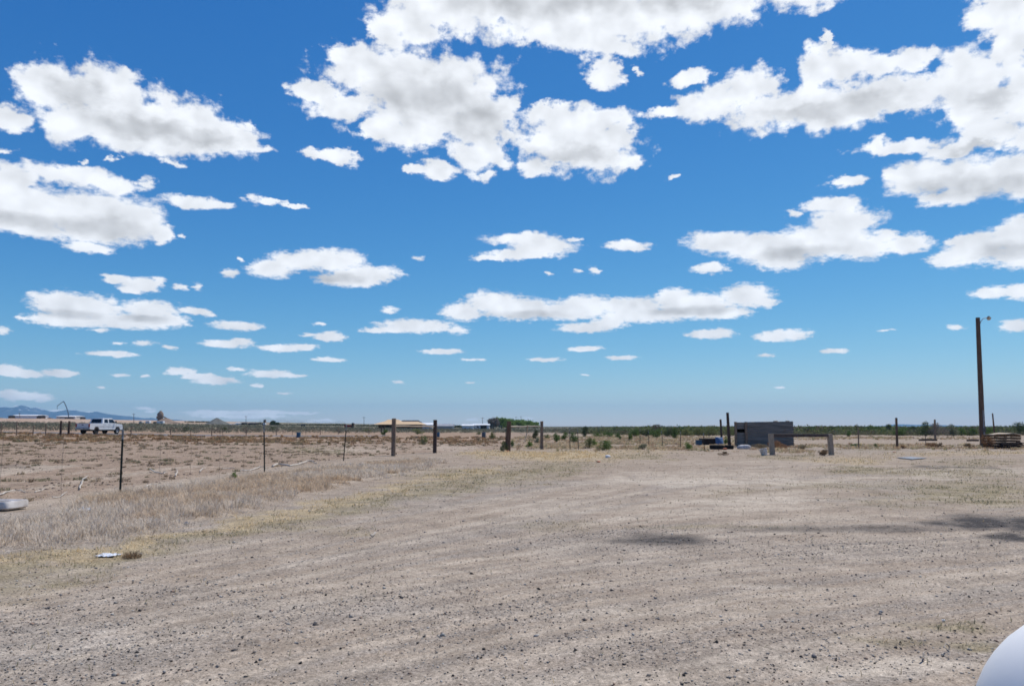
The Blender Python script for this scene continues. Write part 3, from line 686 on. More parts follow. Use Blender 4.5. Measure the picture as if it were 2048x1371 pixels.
def hitching_rail():
    A = bt(1545, 909, 1541, 868); B = bt(1663, 908.5, 1658.5, 866); Y = A[0].y; B = (gx(1663, Y), None)
    org = A[0]; t = thing('hitching_rail', org, 'low hitching rail, a thick grey beam on two stout timber posts', 'hitching rail')
    zt = at(1541, 867, Y).z; x0 = A[0].x; x1 = at(1663, 905, Y).x
    for x, w, l in ((x0, .25, -.05), (x1, .24, -.06)):
        zb = hz1(x, Y)-.1; h = zt-zb; mb = MB(); rot = Matrix.Rotation(l/h*1.0, 3, 'Y')
        mb.box((x+l*.5, Y, zb+h/2), (w, .26, h), rot, bev=.02, jit=.004)
        mb.build('post', M['greywood'], t, org)
    bw = MB(); n = 9; zz = zt-.09
    for k in range(n-1):
        pass
    bw.box(((x0+x1)/2-.03, Y-.005, zz+.0), (x1-x0+.16, .20, .165), bev=.02, jit=.006)
    m = simple('split_beam_timber', (.15, .115, .10), (.05, .036, .032), .9, 5, (1.2, 8, 8), bump=.7)
    bw.build('beam', m, t, org)
hitching_rail()

# ------------------------------------------------------------------ metal shed
def shed():
    b = G(1478, 893); Y = b.y; xl = at(1470, 893, Y).x; xr = at(1588, 893, Y).x; z0 = b.z; ztl = at(1470, 843.5, Y).z; ztr = at(1588, 842, Y).z
    org = Vector(((xl+xr)/2, Y+1.2, z0)); t = thing('metal_shed', org, 'dark blue-grey shed of horizontal corrugated sheets with an open slatted bay', 'shed')
    sc_ = Y/FPX; dep = 2.7; x1 = xl+24*sc_; z1 = ztl
    q = NT('dull_corrugated_iron'); v = q.mul(q.coord(), (.35, 1, 3)); n = q.noise(v, 2.2, 6, .65)
    c = q.mix(q.mr(n, .35, .68), (.15,.14,.125), (.27,.25,.225)); c = q.mix(q.mr(q.noise(q.coord(), 1.1, 5, .7), .62, .74), c, (.20, .15, .12))
    q.base(c, .6, .1)
    iron = q.m
    # corrugated walls: waves run level
    def wall(pa, pb, zb, zta, ztb, nrm):
        vs = []; fs = []; nz = 120; L = (pb-pa).length
        for i in range(nz+1):
            f = i/nz
            wv = .028*math.sin(f*math.pi*2*13)+(.012 if (int(f*5) % 2) else 0)
            for k, p in enumerate((pa, pa.lerp(pb, .5), pb)):
                zt_ = (zta, (zta+ztb)/2, ztb)[k]
                vs.append((p.x+nrm.x*wv, p.y+nrm.y*wv, zb+(zt_-zb)*f))
        for i in range(nz):
            for k in range(2): fs.append((i*3+k, i*3+k+1, (i+1)*3+k+1, (i+1)*3+k))
        return vs, fs
    o = MB().add(*wall(Vector((x1, Y, 0)), Vector((xr, Y, 0)), z0-.05, z1, ztr, Vector((0, -1, 0)))).build('front_wall', iron, t, org, fix=False)
    sh = dep*.31
    MB().add(*wall(Vector((xr, Y, 0)), Vector((xr+sh, Y+dep, 0)), z0-.05, ztr, ztr-.1, Vector((1, 0, 0)))).build('side_wall', iron, t, org, fix=False)
    MB().add(*wall(Vector((xr+sh, Y+dep, 0)), Vector((xl+sh, Y+dep, 0)), z0-.05, ztr-.1, z1-.1, Vector((0, 1, 0)))).build('back_wall', iron, t, org, fix=False)
    MB().add(*wall(Vector((xl+.05+sh, Y+dep, 0)), Vector((xl+.05+sh*.18, Y+.5, 0)), z0-.05, z1-.1, z1-.04, Vector((-1, 0, 0)))).build('side_wall', iron, t, org, fix=False)
    rf = MB(); nr = 60; vs = []
    for i in range(nr+1):
        x = xl-.02+(xr-xl+.05)*i/nr; w = .018*math.sin(i*1.9)
        zt_ = z1+(ztr-z1)*i/nr
        vs += [(x, Y+.03, zt_-.03+w*.4), (x+sh, Y+dep+.1, zt_-.16+w*.4)]
    rf.add(vs, [(2*i, 2*i+1, 2*i+3, 2*i+2) for i in range(nr)]).build('roof', iron, t, org, fix=False)
    # open bay with slats between two posts
    for x in (xl+.08, x1-.05):
        MB().box((x, Y-.03, (z0+z1)/2-.03), (.17, .15, z1-z0+.1), bev=.012, jit=.004).build('corner_post', M['tie'], t, org)
    for k in range(7):
        z = z0+.18+k*(z1-z0-.25)/6.6
        if k == 4: continue
        MB().box(((xl+x1)/2, Y+.1, z+.05), (x1-xl-.12, .03, .235), bev=.004, rot=Matrix.Rotation(rnd.uniform(-.012, .012), 3, 'Y')).build('slat', iron, t, org)
    for x, z, w in ((xr-.35, ztr+.02, .30), (xr-1.3, ztr+.01, .35)):
        MB().tube([(x-w/2, Y+.2, z-.01), (x, Y+.25, z+.015), (x+w/2, Y+.3, z)], .035, 6, rough=.2).build('roof_block', M['greywood'], t, org)
shed()

# white block, tyres, bin, sheet
def rounded_lump(name, label, cat, c, dims, mat, seed=0, rot=0.0, amp=.12, group=None):
    bm = bmesh.new(); bmesh.ops.create_icosphere(bm, subdivisions=3, radius=1.0); r_ = random.Random(seed)
    ph = [(r_.uniform(0, 6), r_.uniform(1.5, 3.5)) for _ in range(3)]
    for v in bm.verts:
        p = v.co; e = 3.2
        k = 1/((abs(p.x)**e+abs(p.y)**e+abs(p.z)**e)**(1/e)); p = p*k
        n = sum(math.sin(p[i]*ph[i][1]*2+ph[i][0]+p[(i+1) % 3]*2) for i in range(3))/3
        p = p*(1+amp*n); v.co = Vector((p.x*dims[0]/2, p.y*dims[1]/2, p.z*dims[2]/2))
    me = bpy.data.meshes.new(name); bm.to_mesh(me); bm.free(); me.materials.append(mat)
    me.polygons.foreach_set('use_smooth', [True]*len(me.polygons))
    o = bpy.data.objects.new(name, me); COL.objects.link(o); o.location = c; o.rotation_euler = (0, 0, rot)
    return tag(o, label, cat, group)
p = G(1488, 897.5); rounded_lump('feed_sack', 'white sack slumped at the foot of the shed\'s slatted bay', 'sack', p+Vector((0, 0, .12)), (.92, .5, .36), M['dirtywhite'], 3)
def tyre(label, px, py, R_, h, group, tilt=0.0, nlug=22):
    b = G(px, py); t = thing('tyre', b, label, 'tyre', group)
    prof = [(R_*.55, .02), (R_*.93, 0.0), (R_, h*.12), (R_*1.01, h*.5), (R_, h*.88), (R_*.93, h), (R_*.55, h*.97), (R_*.5, h*.8), (R_*.52, h*.2), (R_*.55, .02)]
    MB().lathe(prof, b, 28).build('carcass', M['black'], t, b, smooth=True)
    lug = MB()
    for k in range(nlug):
        a = 2*math.pi*k/nlug
        lug.box(b+Vector((math.cos(a)*R_*1.015, math.sin(a)*R_*1.015, h*.5)), (.05, R_*.12, h*.8), Matrix.Rotation(a, 3, 'Z'), bev=.008)
    lug.build('tread', M['black'], t, b)
tyre('larger black tractor tyre lying flat left of the tall dark post', 1434, 898, .47, .30, 'black tyres lying by the shed')
tyre('smaller black tyre lying flat between the larger tyre and the shed', 1458, 897.5, .30, .27, 'black tyres lying by the shed', nlug=18)
p = G(1449, 899); rounded_lump('rubble_piece', 'small orange-red lump in front of the two black tyres', 'rubble', p+Vector((0, -.1, .06)), (.26, .18, .14), M['orange'], 5)
def bin_():
    b = G(1422, 889); Y = b.y; s_ = Y/FPX; x0 = at(1404, 889, Y).x; x1 = at(1440, 889, Y).x; z1 = at(1404, 877, Y).z; z2 = at(1440, 873.5, Y).z
    t = thing('feed_bin', b, 'long dark ribbed feed bin with a pale rim, left of the metal shed', 'bin')
    L = x1-x0; zb = b.z; mb = MB()
    for (c, d) in (((0, -.5), (L, .03)), ((0, .5), (L, .03))):
        mb.box(((x0+x1)/2, Y+.5+c[1], (zb+z1)/2+.02), (L, .03, z1-zb))
    for x in (x0, x1): mb.box((x, Y+.5, (zb+z1)/2+.02), (.03, 1.0, z1-zb))
    mb.box(((x0+x1)/2, Y+.5, zb+.06), (L-.03, .97, .03))
    mb.build('tub', M['black'], t, b)
    rb = MB()
    for k in range(9): rb.box((x0+L*(k+.5)/9, Y-.035, (zb+z1)/2), (.05, .035, z1-zb-.06), bev=.006)
    rb.build('ribs', M['tiedark'], t, b)
    MB().tube([(x0, Y-.02, z1+.035), (x1, Y-.02, z1+.035), (x1, Y+1.02, z1+.035), (x0, Y+1.02, z1+.035), (x0, Y-.02, z1+.035)], .03, 6).build('rim', M['greywood'], t, b)
bin_()
def barrel(label, px, py, h, r, mat, group=None, lay=None):
    b = G(px, py) if lay is None else lay
    t = thing('barrel', b, label, 'barrel', group)
    prof = [(0, 0), (r*.92, 0), (r*.97, h*.03), (r, h*.12), (r*1.0, h*.3), (r*1.035, h*.33), (r*1.0, h*.36), (r*1.0, h*.63), (r*1.035, h*.66), (r, h*.69), (r*.99, h*.9), (r*.95, h*.97), (r*.9, h)]
    MB().lathe(prof, b, 24).build('shell', M[mat], t, b, smooth=True)
    MB().lathe([(r*.9, h*1.0), (r*.9, h*.965), (0, h*.97)], b, 24).build('lid', M['blueplastic' if mat == 'blueplastic' else 'palebarrel'], t, b, smooth=True)
    return t
s_ = G(597, 875).y/FPX; barrel('blue plastic barrel standing in the field between the second and third steel posts', 597, 875, 11*s_, 4.1*s_, 'blueplastic')
s_ = G(875.5, 873.5).y/FPX; barrel('blue barrel half hidden behind the dark timber post left of the gateway', 876, 873.5, 9.5*s_, 3.6*s_, 'blueplastic')
s_ = G(967.5, 876).y/FPX; barrel('slate grey barrel standing in the open gateway', 967.5, 876, 12.2*s_, 4*s_, 'palebarrel')
p = G(1399, 890); Y = p.y; s_ = Y/FPX
t = thing('crate', p, 'small blue crate at the left end of the dark feed bin', 'crate')
MB().box(p+Vector((0, .25, 5*s_)), (11*s_, .5, 9.4*s_), bev=.03).build('box', M['blueplastic'], t, p)
MB().box(p+Vector((0, .25, 9.9*s_)), (12*s_, .55, .04), bev=.01).build('rim', M['palebarrel'], t, p)
p = G(1440, 890); Y = p.y; s_ = Y/FPX
vs = []; n = 8
for i in range(n+1):
    for j in range(n+1):
        u, v = i/n, j/n; vs.append(p+Vector(((u-.5)*15*s_, v*.28+.05*math.sin(u*5+v*3), v*15.5*s_*(1+.04*math.sin(u*7)))))
mb = MB().add(vs, [(i*(n+1)+j, (i+1)*(n+1)+j, (i+1)*(n+1)+j+1, i*(n+1)+j+1) for i in range(n) for j in range(n)])
o = mb.build('plastic_sheet', M['bluetarp'], None, p, smooth='all'); sm = o.modifiers.new('thickness', 'SOLIDIFY'); sm.thickness = .02
tag(o, 'faded blue sheet leaning on the right end of the dark feed bin', 'sheet')
# bucket by the hitching rail
p = G(1529, 910.5); s_ = p.y/FPX; t = thing('bucket', p, 'dented whitish bucket at the foot of the hitching rail\'s left post', 'bucket')
mt_ = Matrix.Rotation(-.22, 3, 'Y')
MB().lathe([(0, .01), (.155, .01), (.165, .03), (.20, .33), (.212, .34), (.212, .365), (.185, .365), (.15, .04), (0, .04)], p+Vector((0, 0, .02)), 22, mt_).build('shell', M['dirtywhite'], t, p, smooth=True)
MB().tube([p+mt_ @ Vector((.21*math.cos(a), .05-.21*math.sin(a)*.9, .36-.1*math.sin(a))) for a in np.linspace(0, math.pi, 10)], .005, 5).build('handle', M['wire'], t, p)

# pallets beside the lamp pole
def pallets():
    b = G(2012, 895); Y = b.y; s_ = Y/FPX; W_ = 62*s_
    m = simple('pallet_timber', (.30, .185, .105), (.10, .055, .035), .9, 6, (1.5, 5, 5), bump=.4)
    md = simple('rotten_pallet_timber', (.045, .03, .024), (.02, .013, .012), .95, 6, (1.5, 5, 5), bump=.4)
    names = ['topmost', 'second from the top', 'third from the top', 'second from the bottom', 'lowest']
    n = 5; H = 26*s_/n
    for k in range(n):
        z = b.z+.02+k*H; nm = names[n-1-k]; mm = m if k > 1 else md
        org = Vector((b.x+rnd.uniform(-.06, .06), Y+.5+rnd.uniform(-.05, .05), z))
        t = thing('pallet', org, f'{"brown" if k > 1 else "blackened"} wooden pallet, {nm} in the stack beside the lamp pole', 'pallet', 'wooden pallets stacked by the lamp pole', rz=rnd.uniform(-.03, .03))
        for j in range(3): MB().box((0, (j-1)*.48, H*.42), (W_*.97, .09, H*.52), jit=.004).build('bearer', mm, t)
        tp = MB()
        for j in range(9):
            x = -W_/2+.07+(W_-.14)*j/8+rnd.uniform(-.02, .02)
            tp.box((x, 0, H*.78), (.14, 1.1, H*.17), Matrix.Rotation(rnd.uniform(-.02, .02), 3, 'Z'), jit=.006)
            if j % 4 == 0: MB().box((x, 0, H*.08), (.14, 1.1, H*.13), jit=.004).build('bottom_board', mm, t)
        tp.build('deck', mm, t)
    z = b.z+n*H+.03; c = Vector((b.x+.1, Y+.45, z))
    vs = []; nn = 12
    for i in range(nn+1):
        for j in range(5):
            u, v = i/nn-.5, j/4-.5
            vs.append(c+Vector((u*58*s_, v*1.2, .12*math.cos(u*3.0)+.03*math.sin(u*9+v*2)-.05)))
    o = MB().add(vs, [(i*5+j, (i+1)*5+j, (i+1)*5+j+1, i*5+j+1) for i in range(nn) for j in range(4)]).build('bent_board', simple('pale_board', (.62, .52, .40), (.5, .38, .26), .8, 4), None, c, smooth='all')
    o.modifiers.new('thickness', 'SOLIDIFY').thickness = .04
    tag(o, 'pale warped board lying on top of the pallet stack', 'board')
    # broken timber heap under weeds in front
    for k, (px_, py_) in enumerate(((1998, 897), (2022, 898), (2042, 896))):
        p = G(px_, py_); mb = MB()
        for j in range(6):
            a = rnd.uniform(-.5, .5); mb.box(p+Vector((rnd.uniform(-.3, .3), rnd.uniform(-.1, .2), .05+.07*j)), (rnd.uniform(.7, 1.1), .13, .05), Matrix.Rotation(a, 3, 'Z') @ Matrix.Rotation(rnd.uniform(-.15, .15), 3, 'Y'), jit=.01)
        tag(mb.build('scrap_timber', md, None, p), ['heap of dark broken boards in front of the pallets\' left end', 'heap of dark broken boards in front of the pallets\' middle', 'heap of dark broken boards at the pallets\' right end by the frame edge'][k], 'scrap wood', 'dark scrap timber against the pallet stack')
pallets()
for (xa, xb, y_, lab) in ((1838, 1867, 881, 'dark log lying on the lot left of the bushes\' brown post'), (1934, 1956, 882, 'dark log lying on the lot left of the lamp pole')):
    a = G(xa, y_); c = G(xb, y_); c.y = a.y; m_ = (a+c)/2
    mb = MB().tube([a+Vector((0, 0, .1)), m_+Vector((0, .05, .13)), c+Vector((0, 0, .11))], [.10, .12, .10], 9, rough=.1)
    tag(mb.build('log', M['tiedark'], None, m_, smooth=True), lab, 'log')

# ------------------------------------------------------------------ litter on the lot
def crumple(name, label, cat, px, py, w, l, h, mat, seed):
    p = G(px, py); r_ = np.random.default_rng(seed); n = 9; vs = []
    for i in range(n+1):
        for j in range(n+1):
            u, v = i/n-.5, j/n-.5
            vs.append(p+Vector((u*w*(1+.2*r_.uniform(-1, 1)), v*l*(1+.2*r_.uniform(-1, 1)), .015+h*abs(r_.normal()*.4)*(1-1.6*max(abs(u), abs(v))+.3))))
    o = MB().add(vs, [(i*(n+1)+j, (i+1)*(n+1)+j, (i+1)*(n+1)+j+1, i*(n+1)+j+1) for i in range(n) for j in range(n)]).build(name, M[mat], None, p, fix=False)
    o.modifiers.new('thickness', 'SOLIDIFY').thickness = .004
    return tag(o, label, cat)
crumple('plastic_bag', 'crumpled whitish plastic bag caught in the brush near the left edge', 'bag', 168, 1024, .17, .18, .14, 'paper', 2)
crumple('plastic_sheet', 'torn pale blue-white plastic scrap on the dry grass beside a small brown tuft', 'litter', 216, 1112, .22, .20, .03, 'paper', 4)
crumple('paper_scrap', 'small crumpled cream paper scrap in the middle of the grey brush', 'litter', 373, 1048, .06, .06, .06, 'dirtywhite', 5)
p = G(1215.5, 915); rounded_lump('plastic_jug', 'small bright white jug lying at the end of the straw patch', 'jug', p+Vector((0, 0, .07)), (.24, .18, .15), M['white'], 8)
p = G(1197, 924); rounded_lump('plastic_scrap', 'small orange-red scrap lying just below the white jug', 'litter', p+Vector((0, 0, .03)), (.16, .12, .07), M['orange'], 9)
p = G(1014, 903); rounded_lump('plastic_scrap', 'small red-orange scrap at the foot of the round gateway log', 'litter', p+Vector((0, -.35, .04)), (.28, .16, .10), M['orange'], 10)
p = G(1789, 904); rounded_lump('plastic_scrap', 'faint orange scrap on the lot in front of the lone reddish post', 'litter', p+Vector((0, 0, .02)), (.16, .12, .05), M['orange'], 12)
p = G(1887, 1242); rounded_lump('bottle_cap', 'tiny bright white cap lying on the gravel near the white tank', 'litter', p+Vector((0, 0, .01)), (.022, .022, .014), M['white'], 11)
# sheet of metal on the lot
c0, c1, c2, c3 = G(1793, 916), G(1822, 914.5), G(1853, 917), G(1824, 919.5); cc = (c0+c1+c2+c3)/4
mb = MB().add([q_+Vector((0, 0, .05)) for q_ in (c0, c3, c2, c1)]+[q_+Vector((0, 0, .03)) for q_ in (c0, c3, c2, c1)], [(0,1,2,3), (7,6,5,4), (0,4,5,1), (1,5,6,2), (2,6,7,3), (3,7,4,0)])
tag(mb.build('metal_sheet', simple('dull_zinc', (.26,.28,.30), (.19,.20,.215), .6, 3, metal=.1), None, cc), 'flat bluish metal sheet lying on the gravel lot between post and foreground', 'metal sheet')
# white slab at the left edge
def slab():
    c = G(8, 1019); org = c
    t = thing('plastic_tub_lid', org, 'weathered white slab with rounded rim lying at the left frame edge', 'lid')
    def rr(w, l, r, z, n=6):
        out = []
        for cx, cy, a0 in ((w-r, l-r, 0), (-w+r, l-r, 90), (-w+r, -l+r, 180), (w-r, -l+r, 270)):
            for k in range(n+1):
                a = math.radians(a0+90*k/n); out.append((cx+r*math.cos(a), cy+r*math.sin(a), z))
        return out
    rings = [rr(.56, .27, .07, .0), rr(.60, .31, .09, .03), rr(.60, .31, .09, .12), rr(.585, .295, .08, .15), rr(.55, .26, .07, .15), rr(.53, .24, .06, .125), rr(.50, .21, .05, .12)]
    vs = [v for r_ in rings for v in r_]; n = len(rings[0])
    off = Vector((c.x-.32, c.y+.05, c.z+.02)); rot = Matrix.Rotation(R(-6), 3, 'Z')
    fs = [(i*n+j, i*n+(j+1) % n, (i+1)*n+(j+1) % n, (i+1)*n+j) for i in range(len(rings)-1) for j in range(n)]+[tuple(range((len(rings)-1)*n, len(rings)*n))]
    MB().add([rot @ Vector(v)+off for v in vs], fs).build('shell', simple('aged_white_plastic', (.68,.64,.60), (.42,.37,.33), .7, 5), t, org, smooth=True)
    for k in (-1, 1):
        MB().box(off+Vector((.0, k*.08, .128)), (.8, .02, .014), rot, bev=.004).build('rib', M['dirtywhite'], t, org)
slab()
# fallen sticks
def stick(label, pts, r, mat='bone', extra=None, lift=.03, group='bleached branches lying along the field edge'):
    w = []
    for (x, y, h) in pts: q_ = G(x, y); q_.z += h+lift; w.append(q_)
    org = w[len(w)//2].copy(); org.z -= lift
    # refine
    P2 = []
    for i in range(len(w)-1):
        for k in range(4):
            p = w[i].lerp(w[i+1], k/4); p += Vector((rnd.gauss(0, .008), rnd.gauss(0, .01), rnd.gauss(0, .008))); P2.append(p)
    P2.append(w[-1]); n = len(P2)
    mb = MB().tube(P2, [r*(1-.6*i/n) for i in range(n)], 7, rough=.12)
    if extra:
        for e in extra:
            e0 = P2[int(e[0]*(n-1))]; mb.tube([e0, e0+Vector(e[1])*.5+Vector((0, 0, .01)), e0+Vector(e[1])], [r*.7, r*.5, r*.3], 6, rough=.1)
    tag(mb.build('dead_branch', M[mat], None, org, smooth=True), label, 'branch', group)
stick('forked pale stick standing up out of the ground below the far-left white truck', [(158,980,0),(163,970,.02),(166,962,.05),(176,957,.06)], .022, extra=[(.6, (.12, .02, .05))])
stick('long thin pale stick lying at the left frame edge above the white slab', [(-6,992,0),(12,986,0),(35,984,.02),(52,986,0)], .018, extra=[(.7, (.05, .0, -.02))])
stick('thin pale stick between the left frame edge and the forked stick', [(70,985,0),(82,982,.01),(92,980,.02)], .013)
stick('curved thin stick just left of the nearest steel post', [(105,996,0),(120,994,0),(134,987,.02)], .014)
stick('bow-shaped pale branch right of the nearest steel post', [(300,942,.05),(312,946,.0),(326,948,0),(334,946,0)], .025, extra=[(.7, (.1, 0, .08))])
stick('short pale stick on the field beyond the brush, right of the nearest steel post', [(292,974,0),(302,971,.01),(318,970,0)], .018)
stick('tiny bent white stick in the field left of the second steel post', [(351,953,0),(355,946,.02),(352,941,.03)], .022)
stick('short pale stick close left of the second steel post', [(400,944,0),(404,940,.02),(412,937,.02)], .02)
stick('straight thin pale stick pointing at the second steel post', [(442,938,0),(455,937,.0),(470,937,.0)], .018)
stick('forked bleached branch touching the foot of the second steel post', [(480,942,0),(500,941,.0),(514,938,.02),(520,935,.03)], .026, extra=[(.5, (.0, -.05, -.02)), (.9, (.2, .05, -.02))])
stick('longest bleached branch lying right of the second steel post', [(545,934,.02),(556,930,.03),(580,932,.0),(602,929,.03),(618,924,.06),(633,927,.0)], .04, extra=[(.75, (.3, .08, .0))])
stick('small pale stick in the gravel beside the wheel tracks left of centre', [(742,1076,0),(748,1073,.01),(752,1069,.01)], .012, group='straw-coloured bits on the lot')
stick('pale broken straw stalk near the white tank, left one', [(1842,1324,0),(1853,1313,.012)], .007, 'palewood', group='straw-coloured bits on the lot')
stick('bent pale straw stalk near the white tank, curved one', [(1901,1299,0),(1893,1304,.02),(1896,1318,.01)], .006, 'palewood', group='straw-coloured bits on the lot')
stick('upright pale straw stalk on the gravel left of the white tank', [(1648,1288,.01),(1654,1294,.02),(1657,1301,0)], .006, 'palewood', group='straw-coloured bits on the lot')

# ------------------------------------------------------------------ propane tank, lower right
def tank():
    r = .43; D_ = 2.38; c = at(2284, 1518, D_)
    L = 2.6; n = 48; base = Vector((c.x+L/2, c.y, hz1(c.x+1, c.y)))
    t = thing('gas_tank', base, 'smooth white domed end of a large gas tank at the bottom right corner', 'tank')
    q = NT('white_tank_enamel'); nn = q.noise(q.coord(), 3.0, 5, .6)
    q.base(q.mix(q.mr(nn, .35, .7), (.90, .88, .84), (.85, .83, .79)), .5); q.bump(q.noise(q.coord(), 5, 2, .5), .08, .02)
    prof = []
    for k in range(15):
        a = math.pi/2*k/14; prof.append((r*math.sin(a), -r*math.cos(a)))
    prof += [(r, z) for z in np.linspace(.3, L, 8)]
    for k in range(1, 15):
        a = math.pi/2*k/14; prof.append((r*math.cos(a), L+r*math.sin(a)))
    m_ = Matrix.Rotation(math.pi/2, 3, 'Y')
    MB().lathe(prof, c, n, m_).build('shell', q.m, t, base, smooth='all')
    for k in (.35, L-.35):
        mb = MB(); mb.box((c.x+k, c.y, (base.z+c.z-r*.82)/2+.03), (.12, .5, c.z-r*.82-base.z+.1), bev=.01); mb.build('leg', M['galv'], t, base)
    MB().lathe([(.12, r*.97), (.13, r+.14), (.11, r+.2), (0, r+.22)], (c.x+L/2, c.y, c.z), 24).build('valve_cover', q.m, t, base, smooth=True)
tank()

# ------------------------------------------------------------------ white pickup on the road
def pickup():
    org = at(199, 866, 100.0); org.z = hz1(org.x, org.y)+.03
    gz = at(199, 866.5, 100.0).z
    org.z = max(org.z, gz-.25)
    t = thing('pickup_truck', org, 'white crew-cab pickup truck with dark windows driving away along the paved road', 'pickup truck', rz=math.atan2(math.cos(R(10)), math.sin(R(10))))
    paint = NT('white_truck_paint'); paint.base((.64, .65, .66), .25); paint.b.inputs['Specular IOR Level'].default_value = .5; paint = paint.m
    glass = NT('dark_window_glass'); glass.base((.008, .010, .013), .08); glass.b.inputs['Specular IOR Level'].default_value = .5; glass = glass.m
    chrome = simple('bumper_steel', (.35,.36,.38), (.25,.25,.27), .3, 5, metal=.7)
    L, Wd = 6.15, 1.98; x0 = -L/2
    def arch(cx, r=.50, zb=.55, n=10):
        return [(cx+r*math.cos(math.pi*(k/n)), max(zb, .44+r*math.sin(math.pi*(k/n)))) for k in range(n+1)]
    rx, fx = x0+1.25, x0+L-1.0
    poly = [(x0+.02, .62), (x0, .80), (x0+.02, 1.32)]
    poly += [(x0+2.28, 1.34), (x0+2.30, 1.36), (x0+4.62, 1.33), (x0+4.75, 1.32), (x0+5.9, 1.24), (x0+6.08, 1.12), (x0+6.14, .85), (x0+6.1, .55)]
    poly += arch(fx)+arch(rx)
    MB().prism(poly, -Wd/2, Wd/2).build('body', paint, t)
    # bed opening seen from above, dark liner
    MB().box((x0+1.2, 0, 1.331), (1.95, Wd-.24, .012)).build('bed_liner', M['black'], t)
    cab = MB(); pts = [(x0+2.32, 1.34, .0), (x0+2.50, 1.96, .16), (x0+4.05, 2.00, .17), (x0+4.28, 1.96, .16), (x0+4.98, 1.33, .02)]
    vs = [(x, s_*(Wd/2-.03-i), z) for s_ in (-1, 1) for x, z, i in pts]; n = len(pts)
    cab.add(vs, [tuple(range(n))[::-1], tuple(range(n, 2*n))]+[(i, (i+1) % n, (i+1) % n+n, i+n) for i in range(n)])
    cab.build('cab', paint, t)
    def side_pt(x, z, s_):   # a point just proud of the sloping cab side
        f = (z-1.34)/(1.98-1.34); return Vector((x, s_*(Wd/2-.03-.165*f+.006), z))
    for s_ in (-1, 1):
        for nm, q4 in (('side_window', [(x0+2.62, 1.40), (x0+3.38, 1.40), (x0+3.38, 1.86), (x0+2.74, 1.86)]), ('side_window', [(x0+3.54, 1.40), (x0+4.78, 1.40), (x0+4.30, 1.86), (x0+3.54, 1.86)])):
            ps_ = [side_pt(x, z, s_) for x, z in q4]
            MB().add(ps_+[p-Vector((0, s_*.02, 0)) for p in ps_], [(0,1,2,3), (7,6,5,4), (0,4,5,1), (1,5,6,2), (2,6,7,3), (3,7,4,0)]).build(nm, glass, t)
        for xd in (x0+2.5, x0+3.46, x0+4.86):
            MB().box((xd, s_*(Wd/2+.001), .98), (.016, .008, .66)).build('door_seam', M['black'], t)
        for xd in (x0+2.75, x0+3.66): MB().box((xd, s_*(Wd/2+.012), 1.2), (.16, .03, .035), bev=.008).build('door_handle', chrome, t)
        MB().box((x0+4.55, s_*(Wd/2+.16), 1.50), (.10, .22, .26), bev=.03).build('mirror', M['black'], t)
        q = NT('tail_lamp_red'); q.base((.35, .02, .02), .2)
        MB().box((x0+.0, s_*(Wd/2-.08), 1.07), (.07, .17, .42), bev=.02).build('tail_light', q.m, t)
        MB().box((x0+6.02, s_*(Wd/2-.15), .98), (.16, .3, .22), bev=.03).build('headlight', M['galv'], t)
        MB().box((x0+3.45, s_*(Wd/2+.03), .50), (1.9, .14, .06), bev=.02).build('running_board', M['black'], t)
        MB().box((x0+3.3, s_*(Wd/2+.004), .93), (5.0, .012, .03)).build('side_trim', M['wire'], t)
        for cx in (rx, fx):
            c = Vector((cx, s_*(Wd/2-.14), .43)); mt_ = Matrix.Rotation(s_*math.pi/2*-1, 3, 'X')
            o = MB().lathe([(.24, -.13), (.37, -.14), (.42, -.11), (.43, 0), (.42, .11), (.37, .14), (.24, .13), (.24, -.13)], c, 26, mt_).build('tyre', M['black'], t, smooth=True)
            MB().lathe([(0, .06), (.07, .08), (.09, .05), (.18, .04), (.22, .11), (.245, .125), (.245, .10), (.2, .02), (0, .02)], c, 20, mt_).build('rim', M['black'] if cx == rx else M['galv'], t, smooth=True)
    # rear window, tailgate, bumpers, plate
    q4 = [(x0+2.30, -.72, 1.42), (x0+2.30, .72, 1.42), (x0+2.455, .64, 1.88), (x0+2.455, -.64, 1.88)]
    MB().add([Vector(p) for p in q4]+[Vector(p)+Vector((.03, 0, 0)) for p in q4], [(0,1,2,3), (7,6,5,4), (0,4,5,1), (1,5,6,2), (2,6,7,3), (3,7,4,0)]).build('rear_window', glass, t)
    tg = MB().box((x0-.012, 0, 1.05), (.04, 1.58, .50), bev=.012).build('tailgate', paint, t)
    MB().box((x0-.04, 0, 1.16), (.02, .26, .09), bev=.008).build('handle', M['black'], tg)
    bp = MB().box((x0-.10, 0, .66), (.20, 1.86, .20), bev=.04).build('rear_bumper', chrome, t)
    MB().box((x0-.21, 0, .66), (.012, .32, .15)).build('number_plate', M['dirtywhite'], bp)
    MB().box((x0+6.16, 0, .60), (.18, 1.9, .24), bev=.05).build('front_bumper', chrome, t)
    q4 = [(x0+4.33, -.70, 1.93), (x0+4.33, .70, 1.93), (x0+4.97, .80, 1.38), (x0+4.97, -.80, 1.38)]
    nrm = Vector((.62, 0, .78))*.01
    MB().add([Vector(p)+nrm for p in q4]+[Vector(p)-nrm for p in q4], [(0,1,2,3), (7,6,5,4), (0,4,5,1), (1,5,6,2), (2,6,7,3), (3,7,4,0)]).build('windscreen', glass, t)
    MB().box((0, 0, .48), (5.2, 1.3, .2)).build('chassis', M['black'], t)
    return t
pickup()

